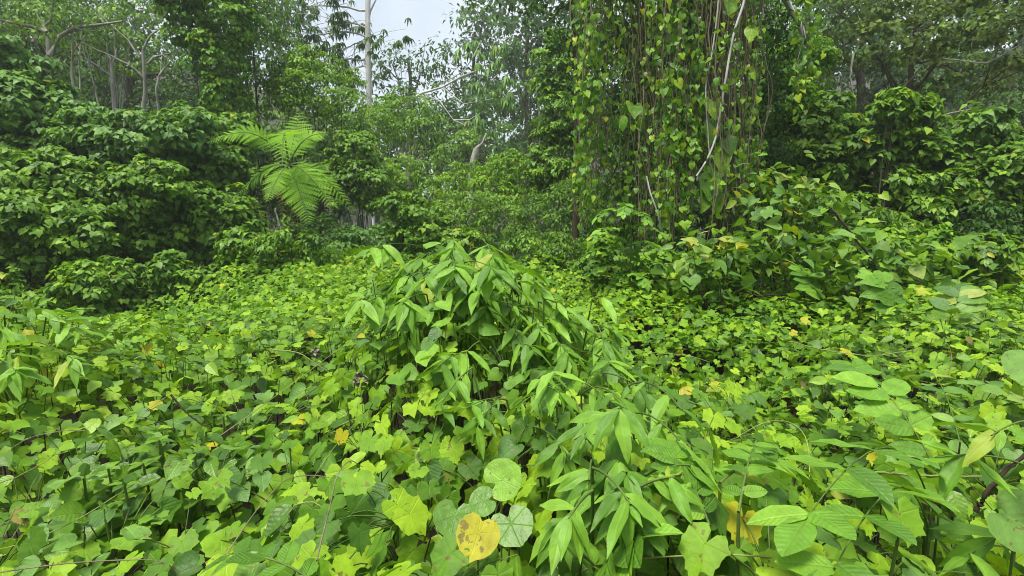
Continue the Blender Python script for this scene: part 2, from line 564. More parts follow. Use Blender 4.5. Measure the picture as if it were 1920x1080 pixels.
def mass(name, tmpl, P, N, T, S, Rn, mat, uv=False, far=None):
    B, T, N = frame(N, T)
    pick = rng.integers(0, len(tmpl), len(P))
    if far:
        pick[far[1]:] = len(tmpl) + rng.integers(0, len(far[0]), len(P) - far[1])
        tmpl = tmpl + far[0]
    VV, FF, RR, UU, n = [], [], [], [], 0
    for k, (v, f, u) in enumerate(tmpl):
        i = np.nonzero(pick == k)[0]
        if not len(i):
            continue
        w = v[None] * S[i][:, None, None]
        W = P[i][:, None] + w[..., 0:1] * B[i][:, None] + w[..., 1:2] * T[i][:, None] + w[..., 2:3] * N[i][:, None]
        VV.append(W.reshape(-1, 3))
        FF.append((f[None] + (np.arange(len(i)) * len(v))[:, None, None]).reshape(-1, 3) + n)
        RR.append(np.repeat(Rn[i], len(v)))
        if uv:
            UU.append(np.tile(u, (len(i), 1)))
        n += len(i) * len(v)
    return make_mesh(name, np.concatenate(VV), np.concatenate(FF), mat, np.concatenate(UU) if uv else None, np.concatenate(RR))


_lib = {}


def leafset(key, tmpl, matkey):
    if (key, matkey) not in _lib:
        _lib[(key, matkey)] = [make_mesh(key + '_leaf', v, f, M[matkey], u) for v, f, u in tmpl]
    return _lib[(key, matkey)]


def leaf(root, meshes, P, N, T, s, name='leaf', parent=None):
    B, T, N = frame(np.asarray(N, float)[None], np.asarray(T, float)[None])
    B, T, N = B[0] * s, T[0] * s, N[0] * s
    o = bpy.data.objects.new(name, meshes[int(rng.integers(len(meshes)))])
    COL.objects.link(o)
    p = parent or root
    o.parent = p
    base = np.array(root.location)
    if parent is not None:
        base = base + np.array(parent.location)
    q = np.asarray(P) - base
    o.matrix_basis = Matrix(((B[0], T[0], N[0], q[0]), (B[1], T[1], N[1], q[1]), (B[2], T[2], N[2], q[2]), (0, 0, 0, 1)))
    return o


# ------------------------------------------------------------------ foliage generators
def px_blobs(D, blobs, thick=1.0):
    out = []
    for b in blobs:
        px, py, rx, ry = b[:4]
        dd = b[4] if len(b) > 4 else 0.0
        c = at(px, py, D + dd)
        k = (D + dd) / FPX
        out.append((c, np.array([rx * k, 0.5 * (rx + ry) * k * thick, ry * k])))
    return out


def shell(blobs, size, cover=2.2, clump=0.29, droop=0.35, up=0.85, inner=0.22, back=0.12, flat=0.5, jit=0.32, clump_gap=0.0):
    """leaf transforms on clumps sitting over a union of ellipsoids; returns P,N,T,S,R,outness"""
    Ps, Ns, Ts, Rs, Os = [], [], [], [], []
    for bi, (c, r) in enumerate(blobs):
        area = 4 * math.pi * ((r[0] * r[1]) ** 1.6 / 3 + (r[0] * r[2]) ** 1.6 / 3 + (r[1] * r[2]) ** 1.6 / 3) ** (1 / 1.6)
        leafarea = 0.45 * size * size
        n_tot = int(area * cover * .9 / leafarea)
        cr = min(clump, 0.75 * r.min())
        n_cl = max(5, int(area / (cr * cr * 1.9)))
        d = nrm(rng.normal(size=(n_cl, 3)))
        keep = (d[:, 1] < 0.35) | (rng.random(n_cl) < back)
        keep &= rng.random(n_cl) > clump_gap
        d = d[keep]
        cc = c + d * r * rng.uniform(0.7, 1.14, (len(d), 1))
        ok = np.ones(len(cc), bool)
        for bj, (c2, r2) in enumerate(blobs):
            if bj != bi:
                ok &= (((cc - c2) / r2) ** 2).sum(1) > 0.5
        cc, d = cc[ok], d[ok]
        if not len(cc):
            continue
        per = max(4, int(n_tot * (1 - inner) / max(n_cl, 1)))
        k = rng.poisson(per, len(cc))
        idx = np.repeat(np.arange(len(cc)), k)
        e = rng.normal(size=(len(idx), 3))
        e += d[idx] * 0.8 + UP * 0.5
        e = nrm(e)
        crr = cr * rng.uniform(0.6, 1.25, len(cc))
        rad = crr[idx] * rng.uniform(0.55, 1.05, len(idx))
        P = cc[idx] + e * rad[:, None] * np.array([1, 1, flat])
        N = e * 0.5 + d[idx] * 0.35 + UP * up + rng.normal(size=P.shape) * jit
        T = e * np.array([1, 1, 0.2]) * 0.7 - UP * droop + rng.normal(size=P.shape) * 0.45
        crand = rng.random(len(cc))
        Ps.append(P); Ns.append(N); Ts.append(T)
        Rs.append(np.clip(0.5 * crand[idx] + 0.5 * rng.random(len(idx)), 0, 0.96))
        Os.append((e * d[idx]).sum(1) + 0.5 * e[:, 2] - 0.4 * d[idx][:, 1])
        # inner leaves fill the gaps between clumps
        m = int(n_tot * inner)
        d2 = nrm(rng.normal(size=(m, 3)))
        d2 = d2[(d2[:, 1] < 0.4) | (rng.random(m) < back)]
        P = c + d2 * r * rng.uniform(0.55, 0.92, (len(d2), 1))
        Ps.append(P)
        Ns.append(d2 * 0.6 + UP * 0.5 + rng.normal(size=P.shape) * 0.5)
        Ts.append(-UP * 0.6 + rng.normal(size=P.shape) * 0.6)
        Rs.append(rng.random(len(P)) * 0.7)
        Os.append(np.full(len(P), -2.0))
    P, N, T = np.concatenate(Ps), np.concatenate(Ns), np.concatenate(Ts)
    Rn = np.concatenate(Rs)
    yl = rng.random(len(P)) < 0.006
    Rn[yl] = 1.0
    S = size * rng.uniform(0.5, 1.2, len(P))
    return P, N, T, S, Rn, np.concatenate(Os)


def shrub(name, label, cat, D, blobs, tmpl, matkey, size, n_leaf=0, near=None, nearmat=None, trunk='bark', group=None, stems=5, thick=1.0, ragged=7, **kw):
    bl = px_blobs(D, blobs, thick)
    extra = []
    for c, r in bl:                                # ragged shoots and humps break the outline
        for _ in range(ragged):
            d = nrm(rng.normal(size=3) + np.array([0, -.5, .7]))
            k = rng.uniform(.22, .42)
            extra.append((c + d * r * rng.uniform(.85, 1.12), r * k * np.array([rng.uniform(.7, 1.2), 1, rng.uniform(.8, 1.7)])))
    bl_main = bl
    bl = bl + extra
    cx = np.mean([b[0] for b in bl], 0)
    base = np.array([cx[0], cx[1] + 0.1, 0.0])
    root = thing(name, base, label, cat, group)
    P, N, T, S, Rn, O = shell(bl, size, **kw)
    ok = P[:, 2] > 0.05
    P, N, T, S, Rn, O = P[ok], N[ok], T[ok], S[ok], Rn[ok], O[ok]
    if n_leaf:
        vis = O - 0.25 * (P[:, 1] - cx[1]) + rng.normal(0, 0.35, len(P))
        order = np.argsort(-vis)
        sel = order[:n_leaf]
        ms = leafset(near[0], near[1], nearmat)
        for i in sel:
            leaf(root, ms, P[i] + np.array([0, -0.02, 0.01]), N[i], T[i], S[i] * 1.12)
        keep = np.ones(len(P), bool)
        keep[sel] = False
        P, N, T, S, Rn = P[keep], N[keep], T[keep], S[keep], Rn[keep]
    put('foliage', mass('foliage', tmpl, P, N, T, S, Rn, M[matkey]), root, True)
    tb = Tubes()
    for c, r in bl_main:
        for _ in range(max(1, stems // len(bl_main))):
            e = c + rng.normal(size=3) * r * 0.35 + np.array([0, 0, 0.3 * r[2]])
            b = base + np.array([rng.normal() * 0.15, rng.normal() * 0.15, -0.05])
            s = max(0.012, 0.02 * r.mean())
            tb.add(curve(b, e, 0.0, 7, 0.06 * r.mean()), s * 1.6, s * 0.4, 5)
    for _ in range(9):                              # bare twigs poking out of the leaves
        c, r = bl_main[int(rng.integers(len(bl_main)))]
        d = nrm(rng.normal(size=3) + np.array([0, -.6, .8]))
        p = c + d * r * .8
        e = c + d * r * rng.uniform(1.1, 1.45) + rng.normal(size=3) * .12
        tb.add(curve(c, p, 0, 4), .008, .006, 4)
        tb.add(curve(p, e, rng.uniform(-.05, .08), 7, .02), .006, .002, 4)
    put('stem', tb.mesh('stem', M[trunk]), root)
    return root


# ================================================================== the setting
def ground():
    n = 140
    g = np.concatenate([-np.geomspace(400, 0.5, n // 2), np.geomspace(0.5, 400, n // 2)])
    X, Y = np.meshgrid(g, g + 8)
    rr = np.clip((np.hypot(X, Y - 5) - 58) / 90, 0, 1)
    Z = 0.06 * hnoise(X, Y) * (np.hypot(X, Y) < 60) + 38 * rr * rr * (3 - 2 * rr) * (.3 + .7 * (1 - np.exp(-((X / np.maximum(np.abs(Y), 1) + .16) / .17) ** 2)))   # added hills, dark soil standing in for forest shade; dip where sky shows
    V = np.stack([X, Y, Z], -1).reshape(-1, 3)
    i = np.arange(n - 1)[:, None] * n + np.arange(n - 1)[None]
    F = np.concatenate([np.stack([i, i + 1, i + n + 1], -1).reshape(-1, 3), np.stack([i, i + n + 1, i + n], -1).reshape(-1, 3)])
    o = link('ground', make_mesh('ground', V, F, M['soil']))
    o['kind'] = 'structure'
    o['label'] = 'dark soil and leaf litter under the plants'


ground()

# ------------------------------------------------------------------ far forest (one mass) and the trees one can tell apart


def far_forest():
    bl = []
    for px in range(-500, 2500, 75):
        if 620 < px < 920:
            top = 205
        elif 280 < px < 350:
            top = 90
        else:
            top = -40 if px < 600 else -60
        top += rng.uniform(-30, 40)
        for py in np.arange(top + 60, 470, 85):
            bl += px_blobs(46 + rng.uniform(-5, 6), [(px + rng.uniform(-25, 25), py, 62, 58)], 0.6)
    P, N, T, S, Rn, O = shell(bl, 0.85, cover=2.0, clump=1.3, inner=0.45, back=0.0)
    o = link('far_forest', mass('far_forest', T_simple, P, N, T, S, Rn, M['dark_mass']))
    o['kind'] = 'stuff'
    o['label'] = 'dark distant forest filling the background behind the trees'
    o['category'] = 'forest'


far_forest()


def tree(label, D, base_px, top, blobs, matkey='dark_mass', size=0.2, trunk='bark', tr=0.18, cover=1.3, clump=0.6, tmpl=None, name='forest_tree', lean=None, gap=0.12, limbs=True, thick=1.0, **kw):
    """base_px: trunk x at eye level, top: (px, py) of trunk top"""
    b = at(base_px[0], base_px[1], D)
    b[2] = 0
    t = at(top[0], top[1], D)
    root = thing(name, b, label, 'tree', kw.pop('group', None))
    pts = curve(b - np.array([0, 0, 0.1]), t, 0, 12, 0.05 * D / 20)
    put('trunk', Tubes().add(pts, tr, tr * 0.45, 9).mesh('trunk', M[trunk]), root)
    bl = px_blobs(D, blobs, thick)
    P, N, T, S, Rn, O = shell(bl, size, cover=cover, clump=clump, clump_gap=gap, **kw)
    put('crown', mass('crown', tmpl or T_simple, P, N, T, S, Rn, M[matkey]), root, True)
    if limbs:
        for c, r in bl:
            k = int(rng.integers(5, 11))
            s = pts[k]
            tb = Tubes()
            mid = curve(s, c, 0.12 * np.linalg.norm(c - s), 8, 0.04)
            tb.add(mid, tr * 0.35, tr * 0.12, 6)
            for _ in range(6):
                e = c + rng.normal(size=3) * r * 0.55
                tb.add(curve(mid[int(rng.integers(4, 8))], e, 0.05, 5, 0.03), tr * 0.13, tr * 0.03, 4)
            put('branch', tb.mesh('branch', M[trunk]), root)
    return root


TREES = [
    ('dark-crowned tree standing just beside the tall pale trunk against the sky', 30, (752, 330), (765, 110), [(750, 160, 42, 55), (792, 125, 34, 50), (770, 215, 58, 55), (722, 190, 30, 50), (735, 120, 28, 32), (700, 230, 40, 50)], dict(size=0.30, cover=1.1, clump=0.8)),
    ('tallest dark tree beyond the arching pale branch, crown against the sky', 33, (890, 330), (890, 60), [(890, 70, 44, 45), (865, 120, 44, 50), (930, 110, 40, 55), (900, 195, 70, 60), (838, 190, 36, 55), (850, 260, 60, 50), (905, 30, 26, 26)], dict(size=0.30, cover=1.15, clump=0.8)),
    ('dark vine-grown tree crowding the gap before the vine curtain', 25, (985, 330), (990, 60), [(975, 170, 52, 70), (1000, 95, 38, 45), (955, 245, 55, 65), (1030, 110, 36, 55), (1000, 310, 70, 60), (1020, 60, 30, 40)], dict(size=0.24, cover=1.6, clump=0.6, gap=.05)),
    ('shadowy dark tree rising behind the pale leaning trunk stub', 21, (880, 330), (870, 230), [(850, 290, 50, 45), (910, 290, 55, 60), (800, 330, 50, 45), (940, 350, 50, 50)], dict(size=0.17, cover=1.7, matkey='mid_mass')),
    ('dense dark tree behind the tree fern', 19, (600, 330), (600, 180), [(570, 250, 60, 60), (640, 270, 55, 60), (500, 260, 60, 70), (560, 330, 80, 50), (650, 190, 36, 34), (690, 260, 40, 50)], dict(size=0.15, cover=1.7, matkey='mid_mass')),
    ('leafy canopy tree above the thin pale saplings, bordering a patch of sky', 15, (205, 300), (215, 60), [(190, 10, 70, 50), (255, 45, 46, 45), (150, 60, 60, 36), (265, 110, 46, 36), (215, 100, 40, 36), (280, -20, 44, 34)], dict(size=0.13, cover=1.3, clump=0.42, gap=0.15, trunk='lichen', tr=0.07, matkey='mid_mass')),
    ('forked grey tree with spreading limbs at the far left', 12.5, (82, 300), (92, 130), [(20, 20, 80, 45), (100, 30, 66, 40), (60, -30, 80, 40), (-60, 60, 80, 60), (150, 10, 50, 40)], dict(size=0.12, cover=1.0, clump=0.34, gap=0.2, trunk='lichen', tr=0.10, limbs=False, matkey='mid_mass')),
    ('dim shaded tree between the pale saplings and the ivy tower', 20, (330, 300), (330, 150), [(330, 130, 50, 46), (290, 180, 56, 50), (350, 200, 50, 50), (370, 110, 40, 40), (235, 200, 50, 50), (180, 130, 60, 50)], dict(size=0.18, cover=1.6, gap=.05)),
    ('dark tree deep behind the left thickets', 23, (100, 300), (100, 150), [(60, 140, 80, 60), (140, 200, 70, 60), (20, 220, 90, 70), (-80, 150, 100, 90), (60, 40, 80, 60), (200, 60, 60, 50), (100, 100, 80, 60), (10, 90, 80, 60), (180, 150, 70, 60), (250, 120, 50, 50)], dict(size=0.2, cover=1.5, gap=.05)),
    ('brown-tinged tree with fine leaves overhanging the upper right thicket', 10.5, (1690, 330), (1720, 0), [(1640, 90, 95, 44), (1760, 60, 110, 44, -1), (1860, 30, 100, 44, -1.5), (1580, 30, 70, 50), (1800, 140, 80, 36), (1720, -10, 120, 40), (1950, 90, 90, 60, -1)], dict(size=0.085, cover=0.9, clump=0.26, gap=0.25, matkey='olive_mass', tmpl=T_heart_far, tr=0.085)),
    ('dark broad tree in the shade at the right edge', 13, (1890, 330), (1890, 120), [(1870, 240, 90, 70), (1950, 170, 90, 90), (1900, 320, 90, 60), (2050, 260, 120, 120)], dict(size=0.16, cover=1.5)),
    ('deep-shade tree behind the upper right branches', 16, (1620, 330), (1620, 60), [(1600, 90, 90, 70), (1720, 120, 100, 80), (1560, 200, 90, 70), (1680, 230, 100, 60), (1800, 200, 90, 80), (1520, 60, 70, 80), (1900, 60, 100, 80)], dict(size=0.16, cover=1.6, gap=.03)),
    ('leafy vine-draped tree filling the upper left corner behind the forked tree', 17, (30, 330), (40, 0), [(20, 60, 70, 60), (90, 90, 60, 60), (-50, 120, 80, 80), (60, -10, 70, 50), (30, 150, 80, 60)], dict(size=0.15, cover=1.5, gap=.05, matkey='mid_mass')),
    ('dense dark tree between the slim saplings and the sky gap', 17.5, (230, 330), (240, 60), [(170, 110, 60, 60), (240, 150, 60, 50), (130, 30, 60, 50), (210, 40, 50, 50), (300, 210, 60, 50), (360, 160, 40, 50)], dict(size=0.16, cover=1.5, gap=.05)),
    ('low dark tree closing the view below the arching branch', 23, (830, 330), (820, 240), [(760, 280, 60, 50), (830, 250, 50, 46), (880, 230, 50, 50), (930, 270, 50, 60), (700, 300, 50, 50), (790, 230, 40, 40)], dict(size=0.2, cover=1.6, gap=.03)),
    ('mid-depth tree directly behind the vine curtain', 12, (1250, 330), (1250, 20), [(1200, 60, 80, 80), (1300, 40, 90, 80), (1160, 200, 70, 90), (1280, 220, 110, 90), (1400, 120, 80, 100), (1420, 260, 80, 80), (1120, 320, 60, 60)], dict(size=0.13, cover=1.5, clump=0.4, matkey='mid_mass')),
]
for lab, D, bp, tp, bl, kw in TREES:
    tree(lab, D, bp, tp, bl, **kw)


def pale_tree():
    D = 20.0
    b = at(690, 330, D); b[2] = 0
    root = thing('pale_trunk_tree', b, 'tall tree with one straight pale trunk and drooping broad leaves against the sky', 'tree')
    top = at(688, -140, D)
    pts = curve(b, top, 0, 14, 0.05)
    put('trunk', Tubes().add(pts, 0.13, 0.08, 10).mesh('trunk', M['white']), root)
    twigs = [((690, 45), (720, -20)), ((692, 105), (727, 65)), ((690, 90), (640, 100)), ((690, 60), (610, 40)), ((690, 20), (560, 10)),
             ((690, 110), (600, 130)), ((690, 70), (540, 70)), ((690, 0), (600, -40)), ((690, 130), (640, 150))]
    P, N, T, S, Rn = [], [], [], [], []
    for k, (a, e) in enumerate(twigs):
        p0, p1 = at(*a, D), at(*e, D + rng.uniform(-1.5, 1.0))
        c = curve(p0, p1, 0.15, 8, 0.05)
        tb = Tubes().add(c, 0.04, 0.012, 6)
        if k > 1:
            for _ in range(12):
                q = c[int(rng.integers(2, 8))]
                en = q + rng.normal(size=3) * np.array([0.75, 0.6, 0.45])
                tb.add(curve(q, en, 0.08, 5), 0.012, 0.006, 4)
                for _ in range(4):                       # umbrella of drooping lobes at each twig end
                    cc = en + rng.normal(size=3) * 0.16
                    m = 7
                    az = np.linspace(0, 6.28, m, endpoint=False) + rng.random()
                    dirs = np.stack([np.cos(az), np.sin(az), np.full(m, -0.55)], -1)
                    P.append(np.repeat(cc[None], m, 0)); T.append(dirs)
                    N.append(UP + dirs * 0.4); S.append(np.full(m, rng.uniform(0.22, 0.34))); Rn.append(rng.random(m))
        put('branch', tb.mesh('branch', M['white']), root)
    P, N, T, S, Rn = (np.concatenate(a) for a in (P, N, T, S, Rn))
    ok = ~((np.abs(P[:, 0] - b[0]) < .55) & (P[:, 1] < D + .1))          # the trunk stands clear of its leaves
    put('crown', mass('crown', T_simple_l, P[ok], N[ok], T[ok], S[ok], Rn[ok] * 0.9, M['dark_mass']), root, True)


pale_tree()


def umbrella_leaves(points, r, m=8):
    P, N, T, S, Rn = [], [], [], [], []
    for c in points:
        az = np.linspace(0, 6.28, m, endpoint=False) + rng.random()
        dirs = np.stack([np.cos(az), np.sin(az), rng.uniform(-0.9, -0.3, m)], -1)
        P.append(np.repeat(c[None], m, 0)); T.append(dirs); N.append(UP + dirs * 0.5)
        S.append(rng.uniform(0.8, 1.2, m) * r); Rn.append(rng.random(m))
    c = np.concatenate
    return c(P), c(N), c(T), c(S), c(Rn)


def arching_tree():
    D = 18.0
    pA = [(704, 245), (740, 210), (790, 175), (830, 163), (862, 145), (905, 128)]
    b = at(704, 250, D); b[2] = 0.0
    root = thing('arching_branch_tree', b, 'bare pale branch arching through the gap with tufts of pale lobed leaves', 'tree')
    main = np.array([at(*p, D) for p in pA])
    put('trunk', Tubes().add(np.concatenate([[b], [at(690, 300, D)], main]), 0.06, 0.025, 7).mesh('trunk', M['white']), root)
    br = [[(790, 175), (825, 190), (850, 225), (880, 238), (905, 240)], [(830, 163), (850, 180), (870, 195), (925, 185)], [(862, 145), (905, 140), (930, 150)],
          [(862, 145), (885, 110), (900, 80)], [(850, 225), (880, 225), (895, 215)]]
    ends = []
    for q in br:
        p = np.array([at(*a, D + 0.4 * i * (0.5 - rng.random())) for i, a in enumerate(q)])
        put('branch', Tubes().add(p, 0.022, 0.010, 5).mesh('branch', M['white']), root)
    tufts = [(880, 78), (865, 95), (850, 100), (900, 95), (935, 75), (900, 120), (920, 128), (935, 115), (895, 160), (890, 158), (925, 165), (940, 160), (955, 155), (950, 175), (962, 185),
             (890, 215), (905, 230), (915, 240), (912, 225), (885, 228), (945, 185), (870, 90), (930, 90)]
    pts = np.array([at(*p, D + rng.uniform(-0.8, 0.6)) for p in tufts])
    pts = np.concatenate([pts + rng.normal(size=pts.shape) * 0.12, pts + rng.normal(size=pts.shape) * 0.12])
    put('crown', mass('crown', T_simple_l, *umbrella_leaves(pts, 0.30), M['grey_mass']), root, True)


arching_tree()


def small_trunks():
    # pale leaning trunk stub in the gap
    D = 17.0
    b = at(880, 335, D); b[2] = 0
    r = thing('leaning_trunk', b, 'pale lichen-covered trunk leaning out of the bushes in the central gap', 'tree trunk')
    p = np.concatenate([[b], [at(*q, D) for q in ((882, 335), (886, 305), (893, 280), (903, 262))]])
    put('trunk', Tubes().add(p, 0.105, 0.085, 10).mesh('trunk', M['pale']), r)
    put('stub', Tubes().add(np.array([at(893, 280, D), at(905, 268, D - 0.1), at(912, 250, D)]), 0.05, 0.03, 6).mesh('stub', M['pale']), r)
    # thin stem with a tuft
    D = 13.0
    b = at(1012, 330, D); b[2] = 0
    r = thing('thin_sapling', b, 'thin pale stem topped by a small bright leaf tuft near the vine curtain', 'sapling')
    p = np.concatenate([[b], [at(*q, D) for q in ((1013, 235), (1010, 200), (1006, 170), (1008, 145))]])
    put('trunk', Tubes().add(p, 0.035, 0.022, 6).mesh('trunk', M['pale']), r)
    pts = p[-1] + rng.normal(size=(9, 3)) * 0.08
    put('crown', mass('crown', T_simple_l, *umbrella_leaves(pts, 0.2), M['lime_mass']), r, True)
    # fan of pinkish stems
    D = 15.5
    b = at(768, 300, D)
    r = thing('fan_stem_shrub', [b[0], b[1], 0], 'shrub with a fan of bare tan stems under bright foliage', 'shrub')
    tb = Tubes()
    for k in range(11):
        e = at(728 + 8.5 * k, 262 - 10 * math.sin(k / 10 * 3.14) + rng.uniform(-6, 6), D + rng.uniform(-.3, .3))
        tb.add(curve(at(766 + rng.uniform(-9, 9), 312, D - 0.2), e, -0.05, 6, 0.02), 0.035, 0.015, 5)
    tb.add(np.array([[b[0], b[1], 0], at(767, 315, D - 0.2)]), 0.1, 0.1, 7)
    put('stem', tb.mesh('stem', M['lichen']), r)
    bl = px_blobs(D, [(765, 215, 55, 36), (800, 245, 36, 30), (735, 235, 30, 25)])
    P, N, T, S, Rn, O = shell(bl, 0.14, cover=1.8, clump=0.4)
    put('foliage', mass('foliage', T_simple, P, N, T, S, Rn, M['mid_mass']), r, True)
    # pale saplings at the left
    SAP = [((138, 165), (137, 50), 13.2, 0.035, 'slim tan sapling nearest the forked grey tree'),
           ((213, 190), (208, 110), 13.0, 0.045, 'grey sapling with a raised fork between the slim stems'),
           ((270, 220), (268, 95), 12.6, 0.055, 'straight lichen-spotted sapling trunk just before the ivy tower'),
           ((297, 200), (296, 145), 13.4, 0.03, 'short thin stem beside the lichen-spotted sapling'),
           ((150, 190), (151, 70), 14.0, 0.025, 'thinnest dim sapling behind the slim tan one')]
    for (bx, by), (tx, ty), D, rad, lab in SAP:
        b = at(bx, by, D); b[2] = 0
        r = thing('slim_sapling', b, lab, 'sapling', 'pale saplings behind the left thickets')
        p = np.concatenate([[b], curve(at(bx, by, D), at(tx, ty, D), 0, 6, 0.02)])
        put('trunk', Tubes().add(p, rad, rad * 0.6, 7).mesh('trunk', M['lichen']), r)
        for k in range(3):
            s = p[-1 - k]
            e = s + np.array([rng.uniform(-0.9, 0.9), rng.uniform(-.3, .3), rng.uniform(0.3, 0.9)])
            put('branch', Tubes().add(curve(s, e, 0.05, 6, 0.03), rad * 0.5, rad * 0.2, 5).mesh('branch', M['lichen']), r)
    # limbs of the forked grey tree: prominent, pale
    D = 12.3
    for q, rr in (([(82, 140), (92, 100), (88, 62), (60, 50), (20, 42), (-30, 30)], .06), ([(92, 105), (112, 68), (140, 52), (190, 46), (230, 40)], .055),
                  ([(62, 80), (75, 55), (95, 40), (100, 0), (108, -40)], .04), ([(88, 60), (70, 30), (60, -10)], .03), ([(140, 52), (165, 60), (190, 55)], .02),
                  ([(238, 125), (262, 108), (240, 75), (205, 45), (170, 10)], .028)):
        root = [o for o in bpy.data.objects if o.get('label', '').startswith('forked grey tree')][0]
        p = np.array([at(*a, D + 0.2 * math.sin(i)) for i, a in enumerate(q)])
        put('branch', Tubes().add(p, rr, rr * 0.35, 7).mesh('branch', M['lichen']), root)


small_trunks()

# overhanging spray at the top, and pale limbs in the upper right
def overhang():
    D = 9.0
    b = at(1080, 330, D); b[2] = 0
    root = thing('overhanging_branch_tree', b, 'slim tree whose dark leafy sprays hang across the top of the sky', 'tree')
    tr = np.concatenate([[b], [at(*q, D) for q in ((1082, 200), (1078, 60), (1070, -60))]])
    put('trunk', Tubes().add(tr, 0.06, 0.04, 7).mesh('trunk', M['twig']), root)
    P = []
    for q in ([(1070, -50), (1000, -30), (930, -12), (870, 4)], [(1070, -50), (1010, -10), (985, 25), (960, 20)], [(1075, 0), (1045, 20), (1030, 60)], [(1078, 30), (1060, 60), (1050, 95)], [(1070, -50), (960, -45), (890, -25)],
              [(1070, -50), (1020, -5), (1000, 10)]):
        p = np.array([at(*a, D + rng.uniform(-.3, .3)) for a in q])
        put('branch', Tubes().add(p, 0.018, 0.005, 5).mesh('branch', M['twig']), root)
        t = rng.uniform(0.1, len(p) - 1.001, 95)
        i = t.astype(int)
        P.append(p[i] + (p[i + 1] - p[i]) * (t - i)[:, None] + rng.normal(size=(95, 3)) * np.array([.13, .13, .11]))
    P = np.concatenate(P)
    N = UP + rng.normal(size=P.shape) * 0.6
    T = -UP * 0.6 + rng.normal(size=P.shape) * 0.6
    put('crown', mass('crown', T_simple, P, N, T, rng.uniform(.07, .13, len(P)), rng.random(len(P)) * .8, M['dark_mass']), root, True)


overhang()

